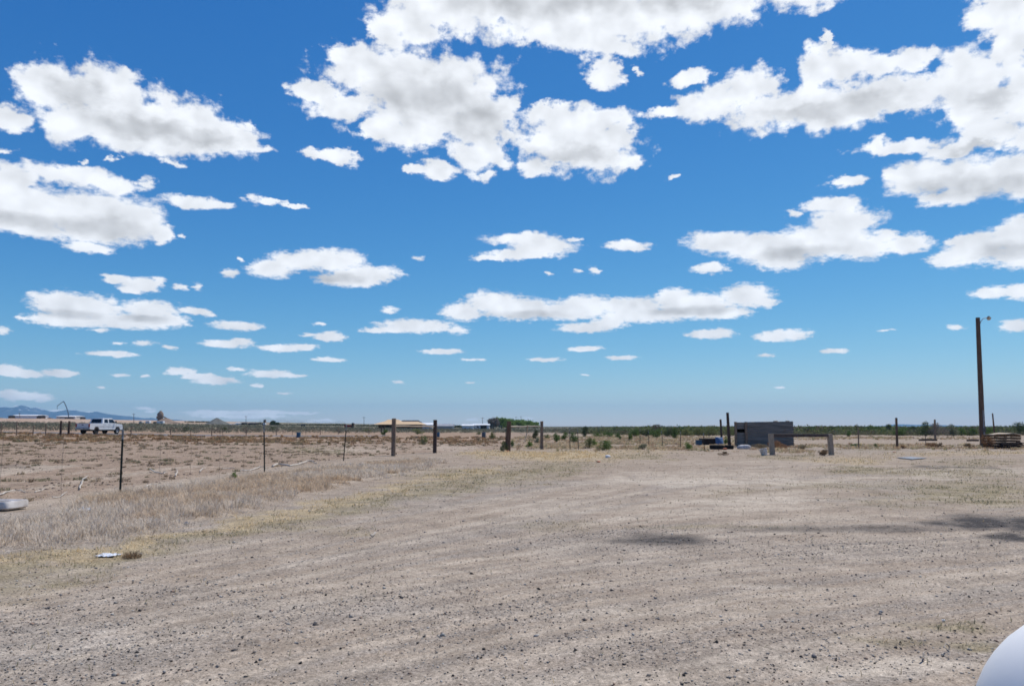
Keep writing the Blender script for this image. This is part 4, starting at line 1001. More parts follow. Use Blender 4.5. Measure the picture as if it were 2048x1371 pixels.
# ------------------------------------------------------------------ plants
M['leaf'] = colmat('desert_leaf', .85, trans=.25); M['blade'] = colmat('dry_blade', .9, trans=.35); M['twig'] = simple('grey_twig', (.20,.16,.13), (.10,.08,.065), .95, 9)
M['stone'] = colmat('grit_stone', .9)
PAL = {'sage': ((.20,.205,.135), (.11,.115,.075)), 'olive': ((.19,.20,.085), (.10,.11,.045)), 'green': ((.115,.165,.05), (.055,.085,.026)), 'dark': ((.085,.105,.045), (.04,.052,.024)),
       'bright': ((.16,.225,.06), (.08,.12,.03)), 'brown': ((.21,.145,.085), (.10,.065,.04)), 'grey': ((.20,.175,.15), (.105,.09,.078)), 'rust': ((.36,.20,.10), (.2,.11,.06)), 'tree': ((.20,.27,.075), (.11,.16,.045)), 'dry': ((.36,.29,.18), (.2,.15,.10))}
def leaf_cloud(C, Rd, Hh, n, ls, pal, seed, up=.25):
    """leaf quads spread through lobes; C (k,3) lobe centres, Rd, Hh radii"""
    g = np.random.default_rng(seed); k = len(C); idx = g.integers(0, k, n)
    u = g.normal(size=(n, 3)); u /= np.linalg.norm(u, axis=1)[:, None]; r = g.uniform(.25, 1, n)**.5
    r *= 1+.25*np.sin(u[:, 0]*5+idx)*np.cos(u[:, 2]*6+idx*2)
    P = C[idx]+u*r[:, None]*np.stack([Rd[idx], Rd[idx], Hh[idx]], 1)
    d = g.normal(size=(n, 3)); d[:, 2] = abs(d[:, 2])+up; d /= np.linalg.norm(d, axis=1)[:, None]
    e = np.cross(d, g.normal(size=(n, 3))); e /= np.linalg.norm(e, axis=1)[:, None]
    s_ = ls*g.uniform(.6, 1.35, n)[:, None]
    V = np.stack([P-e*s_*.32, P+d*s_*.45-e*s_*.2, P+d*s_, P+e*s_*.36+d*s_*.3], 1).reshape(-1, 3)
    a, b = np.array(PAL[pal])*(1.0 if pal in ('rust', 'dry', 'brown') else 1.45); f = g.beta(1.6, 1.6, n)[:, None]
    c = (a*f+b*(1-f))*g.uniform(.85, 1.15, (n, 1)); c = np.repeat(c, 4, 0)
    Q = np.arange(4*n).reshape(-1, 4)
    return V, Q, c
SH = [0]
def shrub(px, py, w, top, pal, label, name='desert_shrub', cat='shrub', group=None, dense=1.0, Y=None, bare=0.0):
    SH[0] += 1; sd_ = SH[0]*13
    b = G(px, py) if Y is None else gx(px, Y); s_ = b.y/FPX; Wm = w*s_/2; H = max(.18, (at(px, top, b.y).z-b.z))
    g = np.random.default_rng(sd_); k = max(4, int(5+3*g.random())); 
    C = np.stack([g.uniform(-.66, .66, k)*Wm, g.uniform(-.5, .5, k)*Wm, g.uniform(.28, .74, k)*H], 1)
    C[0] = (g.uniform(-.2, .2)*Wm, 0, H*.76)
    Rd = g.uniform(.34, .54, k)*Wm; Hh = np.minimum(g.uniform(.24, .38, k)*H, C[:, 2]*.95); Hh[0] = H*.24; C[1:1+k//2, 2] = H*.30; Hh[1:1+k//2] = H*.32; Rd[1:1+k//2] *= 1.1; C[1:1+k//2, 0] *= .85
    ls = max(.03, 1.5*s_)*1.05; n = int(dense*np.clip(420*(w/16)*(abs(py-top)/14)*1.6, 140, 2200))
    t = thing(name, b, label, cat, group)
    V, Q, c = leaf_cloud(C, Rd, Hh, n, ls, pal, sd_)
    V[:, 2] = np.maximum(V[:, 2], .0)
    mesh_np('foliage', V, [Q], M['leaf'], c, t)
    mb = MB()
    for i in range(k):
        e = Vector(C[i]); e0 = Vector((g.uniform(-.1, .1)*Wm, g.uniform(-.1, .1)*Wm, -.03))
        mb.tube([e0, e0.lerp(e, .5)+Vector((g.uniform(-.1, .1)*Wm, 0, .06*H)), e+Vector((0, 0, Hh[i]*.5))], [s_*.3, s_*.25, s_*.15], 5)
    mb.build('stems', M['twig'], t)
    return t
for a in [
 (848,889,13,870,'olive','small upright olive shrub in the field between the two posts of the left brace'),
 (957.5,869,10,864.5,'olive','tiny olive tuft just above the grey barrel\'s left side'),
 (957,880,10,876,'dry','tiny straw-brown tuft left of the grey barrel\'s foot'),
 (985,878,12,865,'olive','sparse olive shrub just right of the slate grey barrel'),
 (1007,902,18,884,'olive','leafy yellow-green weed around the foot of the round gateway log','weed','weed'),
 (1024,893,12,880,'green','small dark green weed right of the round gateway log','weed','weed'),
 (1057,894,16,883,'bright','bright green weed under the crooked pale rail','weed','weed'),
 (1071,877,14,858,'dark','tall dark shrub seen just left of the pale-railed brace\'s right post'),
 (1074,886,14,876,'sage','low grey-green shrub at the right end of the pale rail, under the tall dark one'),
 (1094,877,12,869,'olive','low olive shrub just right of the pale-railed brace'),
 (1112,883,18,867,'green','rounded green shrub between the pale-railed brace and the first steel post'),
 (1131,880,17,866,'green','green shrub touching the left side of the first thin steel post'),
 (1148,885,19,866,'green','full green shrub between the first two thin steel posts'),
 (1170,873,15,853,'dark','tall dark narrow shrub standing clear above the scrub line'),
 (1179,896,21,876,'olive','left half-yellow shrub of the close pair on the straw patch'),
 (1206,900,34,881,'green','broadest rounded green shrub, right one of the close pair'),
 (1188,892,12,877,'bright','small bright green shrub tucked behind the close pair'),
 (1286,898,18,888,'sage','small round grey-green bush in front of the thin steel posts'),
 (1240,880,6,873,'green','tiny green tuft far back behind the small round bush','weed','weed'),
 (1236,876,12,866,'green','small green shrub left in the row behind the steel post fence'),
 (1258,881,13,866,'green','low green shrub, left part of the row behind the steel posts'),
 (1196,873,22,866,'green','low wide green shrub behind the close pair'),
 (1219,873,24,865,'green','low wide green shrub in the row to the right of the close pair'),
 (1246,869,20,860,'green','mid green shrub with flat top in the row behind the steel posts'),
 (1270,873,24,858,'green','dense green shrub behind the steel post beside the round bush'),
 (1292,872,24,859,'dark','dark dense shrub left of the bare dead bush'),
 (1314,875,28,858,'green','wide green shrub at the foot of the bare dead bush'),
 (1341,873,26,858,'dark','dark shrub right of the bare dead bush'),
 (1352,877,16,856,'green','green shrub with two spiky tops behind the small-leaved weed'),
 (1376,899,17,885,'bright','vase-shaped bright green weed on the straw by the feed bin','weed','weed'),
 (1373,872,26,858,'olive','low olive bush behind the vase-shaped weed'),
 (1397,871,28,855,'olive','olive bush behind the blue crate'),
 (1418,871,34,851,'olive','largest rounded olive bush rising behind the dark feed bin'),
 (1453,888,12,872,'bright','bright green weed between the two tall bare posts','weed','weed'),
 (1463,872,22,856,'olive','olive bush between the tall bare post and the shed'),
 (1600,868,26,856,'olive','low olive bush just right of the shed'),
 (1626,867,28,853,'dark','dark bush with a pointed top right of the shed'),
 (1652,868,30,852,'dark','dark rounded bush behind the hitching rail\'s right end'),
 (1672,868,22,855,'green','green bush right of the hitching rail'),
 (1699,873,14,862,'green','small low green bush on the edge of the lot, left of the thin grey post'),
 (1690,868,28,855,'green','green bush behind the small low one'),
 (1716,869,18,849,'dark','tall pointed dark bush behind the thin grey post'),
 (1738,869,30,853,'green','wide green bush right of the thin grey post'),
 (1762,869,28,853,'green','wide mid green bush left of the lone reddish post'),
 (1778,869,22,849,'dark','pointed dark bush just left of the lone reddish post'),
 (1806,871,34,855,'green','wide bright-sided bush just right of the lone reddish post'),
 (1827,870,24,853,'dark','dark bush between the lone reddish post and the tall grey-green bush'),
 (1850,872,34,843.5,'dark','tallest dark bush, left of the brown post'),
 (1876,872,34,846,'grey','grey twiggy bush right behind the brown post'),
 (1905,872,26,848.5,'sage','grey-green bush with a narrow top, between brown post and second log'),
 (1924,871,26,858,'green','low green bush left of the second dark log'),
 (1944,871,26,857,'green','low green bush just left of the lamp pole'),
 (1976,873,24,857,'green','green bush right behind the lamp pole'),
 (2002,868,30,856,'green','low green bush behind the pallet stack'),
 (2044,870,34,845,'dark','tall dark bush at the right frame edge behind the pallets'),
 (1977,896,20,872,'rust','rust-brown dead weed between the lamp pole and the pallets','weed','weed'),
 (1649,911,22,899,'brown','spiky brown weed clump at the foot of the hitching rail\'s right post','weed','weed'),
 (1806,897,10,889,'rust','small rusty weed just right of the lone reddish post','weed','weed'),
 (1862,895,20,886,'rust','wide rusty weed right of the short dark stake','weed','weed'),
 (1880,896,16,886,'brown','brown weed in front of the brown post, right of the rusty one','weed','weed'),
 (1938,896,16,887,'brown','small brown weed on the verge left of the lamp pole','weed','weed'),
 (1556,897,52,882,'rust','wide brown dead weeds along the foot of the shed wall behind the rail','weed','weed'),
 (1520,898,30,888,'dry','straw-coloured weeds at the foot of the shed beside the white sack','weed','weed'),
 (1600,899,22,890,'dry','pale dry weeds at the shed\'s right corner','weed','weed'),
 (1448,910,22,904,'brown','low brown tuft on the lot below the black tyres','weed','weed'),
 (1712,893,30,888,'green','long low green weed patch around the thin grey post','weed','weed'),
 (1751,893,6,887,'green','tiny green weed between the thin grey post and the lone reddish post','weed','weed'),
 (1660,882,14,876,'olive','small yellow-green weed just right of the hitching rail, on the lot','weed','weed'),
 (467,956,14,945,'bright','small green and yellow weed between the second post\'s branches and the brush','weed','weed'),
 (770,870,16,860,'green','green shrub at the foot of the thick far post pair left of the brace'),
 (735,864,16,858,'olive','small olive shrub far off, left of the thick far post pair'),
 (835,868,24,858,'olive','low olive shrub seen between the left brace posts'),
 (545,862,20,854,'dark','dark shrub in the sage just right of the second steel post'),
 (370,864,22,855,'dark','dark shrub beside the road right of the pickup'),
 (452,862,16,855,'dark','small dark shrub beside the road above the nearest brush'),
]:
    nm, ct = (a[6], a[7]) if len(a) > 6 else ('shrub', 'shrub')
    shrub(a[0], a[1], a[2]*1.12, a[3]-1, a[4], a[5], nm if nm == 'weed' else 'desert_shrub', ct)
def bare_bush(px, py, top, w, label):
    b = G(px, py); s_ = b.y/FPX; H = at(px, top, b.y).z-b.z; t = thing('dead_bush', b, label, 'dead bush')
    mb = MB()
    def grow(p, d, l, r, dep):
        q_ = p+d*l; m_ = p.lerp(q_, .5)+Vector((rnd.uniform(-.06, .06), rnd.uniform(-.06, .06), 0))*l
        mb.tube([p, m_, q_], [r, r*.85, r*.7], 5)
        if dep:
            for _ in range(3):
                nd_ = (d+Vector((rnd.uniform(-.7, .7), rnd.uniform(-.7, .7), rnd.uniform(-.1, .5)))).normalized()
                grow(q_, nd_, l*.66, r*.62, dep-1)
    for k in range(7):
        a = (k-3)/3*w*s_/H*.55
        grow(b+Vector((rnd.uniform(-.15, .15), rnd.uniform(-.1, .1), -.05)), Vector((a, rnd.uniform(-.3, .3), 1)).normalized(), H*.36, .045, 3)
    mb.build('branches', M['twig'], t, b)
bare_bush(1313, 872, 842, 24, 'bare dead bush of grey branches rising above the green shrub row')
bare_bush(1344, 872, 851, 14, 'smaller bare dead bush right of the tall bare one')

def tree(px, Y, w, top, pal, label, seed):
    b = gx(px, Y); s_ = Y/FPX; Wm = w*s_/2; H = at(px, top, Y).z-b.z; g = np.random.default_rng(seed)
    t = thing('tree', b, label, 'tree', 'clump of leafy trees beyond the gateway')
    k = 18; C = np.stack([g.uniform(-.7, .7, k)*Wm, g.uniform(-.7, .7, k)*Wm, g.uniform(.18, .80, k)*H], 1); C[0] = (0, 0, .78*H); C[1] = (-.3*Wm, 0, .72*H); C[2] = (.35*Wm, 0, .70*H)
    Rd = g.uniform(.36, .56, k)*Wm; Hh = g.uniform(.18, .26, k)*H; Hh[:3] = .22*H
    V, Q, c = leaf_cloud(C, Rd, Hh, 4200, .62, pal, seed, .1)
    mesh_np('crown', V, [Q], M['leaf'], c, t)
    mb = MB().tube([(0, 0, -.2), (.1, 0, H*.25), (0, .1, H*.5)], [.32, .25, .16], 8)
    for i in range(8): mb.tube([(0, 0, H*.28), tuple(C[i]*.6+np.array([0, 0, H*.15])), tuple(C[i])], [.14, .09, .04], 5)
    mb.build('trunk', M['bark'], t)
for i, a in enumerate([(987,22,836,'grey','greyish half-bare tree at the left end of the tree clump'),(1003,26,834.5,'tree','tallest green tree, next to the greyish one'),(1020,24,836.5,'tree','green tree behind the round gateway log'),
        (1037,26,838.5,'tree','green tree in the middle of the clump, above the pale rail\'s left part'),(1053,24,841,'tree','lower green tree, second from the clump\'s right end'),(1068,20,844,'tree','lowest green tree at the right end of the clump')]):
    tree(a[0], 470+i*9, a[1]*1.1, a[2], a[3], a[4], 900+i)

# --- ground cover that nobody could count
def scatter_blades(name, P, H, Wd, lean, Cc, seed, mat='blade', ang=None):
    g = np.random.default_rng(seed); n = len(P); a = g.uniform(0, 2*math.pi, n) if ang is None else ang+g.normal(0, .7, n); b = a+g.uniform(-.6, .6, n)
    d = np.stack([np.cos(a), np.sin(a), np.zeros(n)], 1); e = np.stack([-np.sin(b), np.cos(b), np.zeros(n)], 1)
    h = H[:, None]; w = Wd[:, None]; l = (lean*g.uniform(.2, 1.3, n))[:, None]; up = np.array([0, 0, 1.0])
    m_ = P+up*h*.58+d*h*l*.35; tp = P+up*h*(1-.25*l)+d*h*l
    V = np.stack([P-e*w*.5, P+e*w*.5, m_+e*w*.38, m_-e*w*.38, tp], 1).reshape(-1, 3)
    i = np.arange(n)*5
    Q = np.stack([i, i+1, i+2, i+3], 1); T = np.stack([i+3, i+2, i+4], 1)
    c = np.repeat(Cc, 5, 0)
    o = mesh_np(name, V, [Q, T], M[mat], c)
    return tag(o, kind='stuff')
def cand(n, r0, r1, a0, a1, seed, pw=1.0):
    g = np.random.default_rng(seed); u = g.random(n)
    r = (r0**pw+(r1**pw-r0**pw)*u)**(1/pw); a = np.radians(g.uniform(a0, a1, n))
    x, y = r*np.sin(a), r*np.cos(a); px, py = project(x, y, np.zeros(n)); return x, y, px, py, g
# grey brush strip along the fence: clumps of fine curved stems
def brush():
    x, y, px, py, g = cand(26000, 7.5, 36, -46, -2, 5, 1.2)
    m_ = belt_m(px, py)*(fbm(x*.9, y*.9, 3, 61) > .27)
    k = g.random(len(x)) < m_*.5*np.clip((x*0+30)/np.hypot(x, y)/1.2, .5, 1); x, y = x[k], y[k]
    n = len(x); H = g.uniform(.07, .25, n)*(.5+.9*fbm(x*.8, y*.8, 2, 66)); Rc = g.uniform(.12, .30, n)
    tone = fbm(x*.5, y*.5, 3, 67); nb = 70
    X = np.repeat(np.arange(n), nb); N_ = len(X); rr = Rc[X]*np.sqrt(g.random(N_)); aa = g.uniform(0, 6.283, N_)
    bx, by = x[X]+rr*np.cos(aa), y[X]+rr*np.sin(aa); P = np.stack([bx, by, hz(bx, by)-.01], 1)
    h = H[X]*(1-.6*(rr/Rc[X])**2)*g.uniform(.5, 1.2, N_)
    grey = np.array([.72,.625,.51]); tan = np.array([.66,.52,.37]); dk = np.array([.34,.27,.205])
    f = sst(.40, .58, tone)[X][:, None]; c = tan*(1-f)+grey*f; v = g.random((N_, 1)); c = np.where(v < .18, dk, c)*g.uniform(.8, 1.2, (N_, 1))
    scatter_blades('dry_brush', P, h, .0025+.00035*np.hypot(bx, by), .8, c, 6, ang=aa)
    print('brush', n, N_)
brush()
def grass():
    x, y, px, py, g = cand(900000, 5, 75, -48, 48, 15, 1.0)
    wx = px+(fbm(x*1.3, y*1.3, 4, 41)-.5)*160; wy = py+(fbm(x*.9, y*.9, 4, 43)-.5)*np.interp(py, [852,900,1371], [0,14,110])
    gm = grass_m(wx, wy); sm = straw_m(wx, wy); patch = sst(.42, .6, fbm(x*2.2, y*2.2, 3, 77))
    pr = np.clip(gm*.8*patch+.012, 0, 1)*(1-belt_m(px, py)*.8); pr = np.maximum(pr, sm*.5*patch)
    k = g.random(len(x)) < pr*.6; x, y, gm, sm = x[k], y[k], gm[k], sm[k]; n = len(x); r = np.hypot(x, y)
    P = np.stack([x, y, hz(x, y)-.004], 1)
    green = np.array([.19,.19,.11]); tan = np.array([.42,.33,.20]); yel = np.array([.62,.47,.27])
    q_ = g.random(n)[:, None]; f = (fbm(x*.7, y*.7, 3, 78) > .5)[:, None]
    c = np.where(q_ < np.where(f, .62, .35), green, tan); c = np.where((g.random(n) < sm*.75)[:, None], yel, c)*g.uniform(.75, 1.25, (n, 1))
    H = g.uniform(.015, .06, n)*(1+.01*r)*(1+1.3*sm*g.random(n))
    scatter_blades('grass', P, H, .0028+.00055*r, 1.4, c, 16); print('grass', n)
grass()
def verge():
    x, y, px, py, g = cand(60000, 42, 150, 0, 42, 55, 1.2)
    den = ell(px, py, [(1150,893,140,12,.9),(1300,890,160,14,.9),(1420,893,120,12,.7),(1560,899,130,7,.9),(1800,893,300,6,.8),(1980,896,120,6,.8),(1250,878,260,9,.6),(1700,876,360,4,.5),(1110,880,120,10,.6),(1650,905,40,5,.6)])*sst(.36, .56, fbm(x/3, y/3, 3, 95))
    k = g.random(len(x)) < den*.5; x, y = x[k], y[k]; n = len(x); nb = 16; X = np.repeat(np.arange(n), nb); N_ = len(X)
    Rc = g.uniform(.08, .3, n); H = g.uniform(.08, .26, n); rr = Rc[X]*np.sqrt(g.random(N_)); aa = g.uniform(0, 6.283, N_); bx, by = x[X]+rr*np.cos(aa), y[X]+rr*np.sin(aa)
    pal = np.array([[.56,.44,.28],[.50,.36,.23],[.42,.30,.20],[.34,.30,.17],[.60,.50,.33]]); c = pal[g.integers(0, 5, n)][X]*g.uniform(.75, 1.2, (N_, 1))
    scatter_blades('dry_weeds', np.stack([bx, by, hz(bx, by)-.01], 1), H[X]*g.uniform(.5, 1.2, N_), .004+.0007*np.hypot(bx, by), .9, c, 56, ang=aa); print('verge', n)
verge()
def tuft(px, py, w, h, label, c0, seed):
    b = G(px, py); s_ = b.y/FPX; g = np.random.default_rng(seed); n = 260; R_ = w*s_/2; H = h*s_
    rr = R_*np.sqrt(g.random(n)); aa = g.uniform(0, 6.283, n); P = np.stack([b.x+rr*np.cos(aa), b.y+rr*np.sin(aa), np.full(n, b.z-.01)], 1)
    c = np.array(c0)*g.uniform(.4, 1.3, (n, 1)); o = scatter_blades('weed', P, H*(1-.6*(rr/R_)**2)*g.uniform(.5, 1.1, n), np.full(n, .006), 1.0, c, seed, ang=aa)
    del o['kind']; o.location = b; o.data.transform(Matrix.Translation(-b)); tag(o, label, 'weed')
tuft(264, 1114, 34, 20, 'small brown dry tuft beside the pale plastic scrap', (.30,.21,.13), 3)
def field_tufts():
    x, y, px, py, g = cand(42000, 13, 115, -50, 12, 25, 1.3)
    fx = np.interp(y, [0,18,27,36,42,47,55,80,150], [-9.3,-9.1,-8.7,-7.8,-6.4,-4.6,3,10,30])
    den = sst(.5, .66, fbm(x/4.2, y/3.2, 4, 81, .65))*1.0+.12
    far = (np.hypot(x, y) > 62)
    k = (x < fx-.8) & (g.random(len(x)) < den*np.where(far, .34, .26)) & (np.abs(y-road_y(x)) > 6)
    k &= (px < 1010+30*(g.random(len(x))-.5)) & ~((px > 880) & (px < 1010) & (py > 893)); x, y = x[k], y[k]; n = len(x); nb = 26
    X = np.repeat(np.arange(n), nb); N_ = len(X); Rc = g.uniform(.05, .22, n); H = g.uniform(.05, .14, n); r = np.hypot(x, y); H *= 1+sst(60, 80, r)*1.3; Rc *= 1+sst(60, 80, r)*.8
    rr = Rc[X]*np.sqrt(g.random(N_)); aa = g.uniform(0, 6.283, N_); bx, by = x[X]+rr*np.cos(aa), y[X]+rr*np.sin(aa)
    P = np.stack([bx, by, hz(bx, by)-.01], 1)
    pal = np.array([[.36,.28,.19],[.30,.23,.165],[.25,.23,.14],[.42,.33,.235]]); ci = g.integers(0, 4, n)
    og = np.array([[.36,.22,.12],[.33,.22,.14],[.25,.20,.12],[.40,.29,.17]])
    c = np.where((sst(60, 78, r) > g.random(n))[:, None], og[ci], pal[ci])[X]*g.uniform(.7, 1.2, (N_, 1))
    scatter_blades('field_tufts', P, H[X]*g.uniform(.5, 1.2, N_), .004+.0008*np.hypot(bx, by), 1.1, c, 26); print('tufts', n)
    # dark clods and dung on the field
field_tufts()
def stones():
    x, y, px, py, g = cand(380000, 4.2, 34, -46, 46, 35, .9)
    fx = np.interp(y, [0,18,27,36,42], [-9.3,-9.1,-8.7,-7.8,-6.4]); r = np.hypot(x, y)
    gr = ell(px, py, [(120,1300,460,130,1),(700,1225,560,80,.8),(300,1190,330,40,.6),(1250,1080,330,34,.7),(1700,1100,330,30,.6),(1350,1300,700,90,.7)])
    v = track_v(px, py)+.09*(fbm(x*.45, y*.45, 3, 58)-.5); st = .7*vnoise(v*3.37+.4, x*.13, 51)+.3*vnoise(v*8.3+.7, x*.22, 52)
    k = g.random(len(x)) < (.24+.7*gr*sst(.75, .35, st))*np.where(r < 14, 1, .5); k &= belt_m(px, py) < .2; x, y = x[k], y[k]; n = len(x)
    oct_ = np.array([[1,0,0],[-1,0,0],[0,1,0],[0,-1,0],[0,0,1],[0,0,-1]], float); fo = np.array([[0,2,4],[2,1,4],[1,3,4],[3,0,4],[2,0,5],[1,2,5],[3,1,5],[0,3,5]])
    s_ = np.exp(g.normal(math.log(.0043), .48, n)); s_ = np.clip(s_, .002, .022)*(1+.02*np.hypot(x, y))
    V = oct_[None]*(s_[:, None]*np.array([1, 1, .62]))[:, None, :]*g.uniform(.6, 1.3, (n, 6, 3))+g.normal(size=(n, 6, 3))*(s_*.22)[:, None, None]
    a = g.uniform(0, 6.28, n); ca, sa = np.cos(a)[:, None], np.sin(a)[:, None]
    V = np.stack([V[..., 0]*ca-V[..., 1]*sa, V[..., 0]*sa+V[..., 1]*ca, V[..., 2]], -1)
    V += np.stack([x, y, hz(x, y)+s_*.25], 1)[:, None, :]
    pal = np.array([[.055,.05,.048],[.10,.09,.085],[.22,.20,.185],[.36,.33,.29],[.27,.19,.145],[.46,.43,.38]]); w = np.array([.15,.12,.28,.25,.09,.11])
    ci = g.choice(6, n, p=w); c = np.repeat(pal[ci]*g.uniform(.85, 1.15, (n, 1)), 6, 0)
    F = (np.arange(n)[:, None, None]*6+fo[None]).reshape(-1, 3)
    tag(mesh_np('gravel', V.reshape(-1, 3), [F], M['stone'], c), kind='stuff'); print('stones', n)
    # clods on the field
    x, y, px, py, g = cand(14000, 14, 60, -48, 0, 36, 1.2); fx = np.interp(y, [0,18,27,36,42,47,60], [-9.3,-9.1,-8.7,-7.8,-6.4,-4.6,2]); k = (x < fx-.6) & (g.random(len(x)) < sst(.4, .7, fbm(x/3, y/3, 2, 88))*.4); x, y = x[k], y[k]; n = len(x)
    s_ = g.uniform(.02, .06, n); V = oct_[None]*(s_[:, None]*np.array([1, 1, .5]))[:, None, :]*g.uniform(.6, 1.3, (n, 6, 3))+np.stack([x, y, hz(x, y)+s_*.15], 1)[:, None, :]
    c = np.repeat(np.array([[.15,.11,.09]])*g.uniform(.6, 1.5, (n, 1)), 6, 0); F = (np.arange(n)[:, None, None]*6+fo[None]).reshape(-1, 3)
    tag(mesh_np('clods', V.reshape(-1, 3), [F], M['stone'], c), kind='stuff')
stones()
def sage(name, n0, r0, r1, pw, nl, seed, hmul=1.0, a0=-52):
    x, y, px, py, g = cand(n0, r0, r1, a0, 52, seed, pw)
    start = np.interp(px, [-200,0,110,400,700,900,1080,1200,1350,1500,1750,2100], [112,112,114,118,150,180,180,150,135,134,138,136])
    k = (y > start*(1+.12*(fbm(x/9, y/9, 2, 90)-.5))) & ~((y > 430) & (x < -170)); x, y, px = x[k], y[k], px[k]; n = len(x)
    right = sst(1080, 1250, px); gb = sst(.45, .62, fbm(x/14, y/14, 3, 91))
    H = g.uniform(.45, .85, n)*(1+right*(.35+.95*gb))*hmul; Rd = H*g.uniform(.6, .95, n)
    X = np.repeat(np.arange(n), nl); N_ = len(X); u = g.normal(size=(N_, 3)); u /= np.linalg.norm(u, axis=1)[:, None]; u[:, 2] = np.abs(u[:, 2])
    r_ = g.uniform(.5, 1, N_); z0 = hz(x, y)
    P = np.stack([x[X]+u[:, 0]*Rd[X]*r_, y[X]+u[:, 1]*Rd[X]*r_, z0[X]+.05+u[:, 2]*H[X]*r_*.9], 1)
    s_ = (H[X]*g.uniform(.22, .42, N_))[:, None]*(3.2/math.sqrt(nl))
    d = g.normal(size=(N_, 3)); d[:, 2] = np.abs(d[:, 2])+.3; d /= np.linalg.norm(d, axis=1)[:, None]; e = np.cross(d, g.normal(size=(N_, 3))); e /= np.linalg.norm(e, axis=1)[:, None]
    V = np.stack([P-e*s_*.5, P+e*s_*.5, P+d*s_], 1).reshape(-1, 3)
    sg = np.array([.21,.205,.15]); gn = np.array([.17,.20,.08]); br = np.array([.20,.16,.12]); f = (right*(.45+.5*gb)+.05)[:, None]
    c = sg*(1-f)+gn*f; c = np.where((g.random(n) < .15)[:, None], br, c)*g.uniform(.65, 1.2, (n, 1)); c = np.repeat(c[X]*g.uniform(.7, 1.25, (N_, 1)), 3, 0)
    tag(mesh_np(name, V, [np.arange(3*N_).reshape(-1, 3)], M['leaf'], c), kind='stuff'); print(name, n)
sage('sagebrush', 15000, 108, 340, 1.1, 22, 45)
sage('green_scrub', 6500, 128, 190, 1.0, 34, 47, .95, 3.5)
sage('far_sagebrush', 16000, 330, 1600, .6, 9, 46, 1.1)

# ------------------------------------------------------------------ distant buildings and plant
def gable(name, label, cat, px0, px1, Y, ybase, yeave, yridge, wm, rm, dep=9, group=None, hip=0.0, over=.4, windows=0, door=False, opening=None):
    a = at(px0, ybase, Y); b = at(px1, ybase, Y); zb = min(hz1(a.x, Y), a.z)-.1; ze = at(px0, yeave, Y).z; zr = at(px0, yridge, Y).z
    org = Vector(((a.x+b.x)/2, Y+dep/2, zb)); t = thing(name, org, label, cat, group)
    L = b.x-a.x; H = ze-zb; h2 = zr-ze
    MB().box((0, 0, H/2), (L, dep, H)).build('walls', wm, t)
    o = over; hx = hip*L/2
    vs = [(-L/2-o, -dep/2-o, H+.02), (L/2+o, -dep/2-o, H+.02), (L/2+o, dep/2+o, H+.02), (-L/2-o, dep/2+o, H+.02), (-L/2-o+hx, 0, H+h2), (L/2+o-hx, 0, H+h2)]
    vs += [(v[0], v[1], v[2]-.16) for v in vs[:4]]
    MB().add(vs, [(0,1,5,4), (2,3,4,5), (1,2,5), (3,0,4), (6,7,1,0), (7,8,2,1), (8,9,3,2), (9,6,0,3), (9,8,7,6)]).build('roof', rm, t)
    for k in range(windows):
        x = -L/2+L*(k+.7)/(windows+.4); MB().box((x, -dep/2-.02, H*.56), (min(1.2, L/windows*.5), .06, H*.34)).build('window', M['black'], t)
    if door: MB().box((L*.3, -dep/2-.03, H*.4), (1.1, .07, H*.78)).build('door', M['tiedark'], t)
    return t
rt = simple('tan_roof_shingle', (.60,.43,.26), (.50,.36,.22), .9, 2); wb = simple('brown_house_wall', (.17,.09,.06), (.09,.055,.045), .9, 1); rdk = simple('dark_roof_shingle', (.06,.065,.075), (.04,.042,.05), .9, 2)
ww = simple('far_white_wall', (.72,.72,.73), (.6,.6,.6), .7, .5); rg = simple('grey_metal_roof', (.30,.31,.33), (.24,.24,.26), .6, .5); rw = simple('white_metal_roof', (.78,.79,.80), (.68,.69,.70), .5, .5)
gable('house', 'brown house under a wide tan hipped roof behind the left brace\'s square post', 'house', 757, 836, 330, 856, 848.2, 842.5, wb, rt, 13, hip=.34, over=2.0, windows=7)
gable('house', 'house with a small tan peaked roof rising behind the wide tan roof', 'house', 768, 799, 352, 856, 844, 838.2, wb, rt, 9, hip=.5, over=.6)
gable('house', 'house with a dark low-pitched roof right of the tan-roofed house', 'house', 800, 836, 372, 856, 844, 839.6, ww, rdk, 10, hip=.3, over=.8, windows=3)
gable('barn', 'long low white-roofed barn right behind the tan-roofed house', 'barn', 812, 864, 395, 856, 849, 845, ww, rw, 12, windows=0)
gable('barn', 'small white barn with a dark opening below the dark roof', 'barn', 822, 842, 385, 856, 850, 848.2, M['black'], rdk, 6)
gable('barn', 'long grey shed right of the dark timber post of the left brace', 'barn', 874, 905, 405, 856, 851.5, 847, M['galv'], rg, 12)
gable('farm_building', 'long white farm building left of the tree clump', 'barn', 924, 946, 430, 856, 850.5, 848, ww, rw, 10)
gable('farm_building', 'bright white low building touching the tree clump', 'barn', 946, 978, 436, 856, 849.5, 847, ww, rw, 10, windows=2)
gable('farm_building', 'low dark shed in front of the bright white building', 'shed', 961, 973, 410, 857, 850.5, 849.2, M['black'], rdk, 6)
gable('warehouse', 'long white ribbed warehouse on the bank at the far left', 'warehouse', 22, 73, 640, 842, 830.5, 828.6, ww, rw, 16)
gable('warehouse', 'white building right of the thick far post pair, on the bank', 'warehouse', 112, 147, 650, 842, 832, 830.3, simple('cream_wall', (.62,.58,.53), None, .8, .4), rw, 16)
gable('shed', 'small dark shed at the left end of the long white warehouse', 'shed', 16, 21, 635, 840, 831.5, 830, M['tiedark'], rdk, 6)
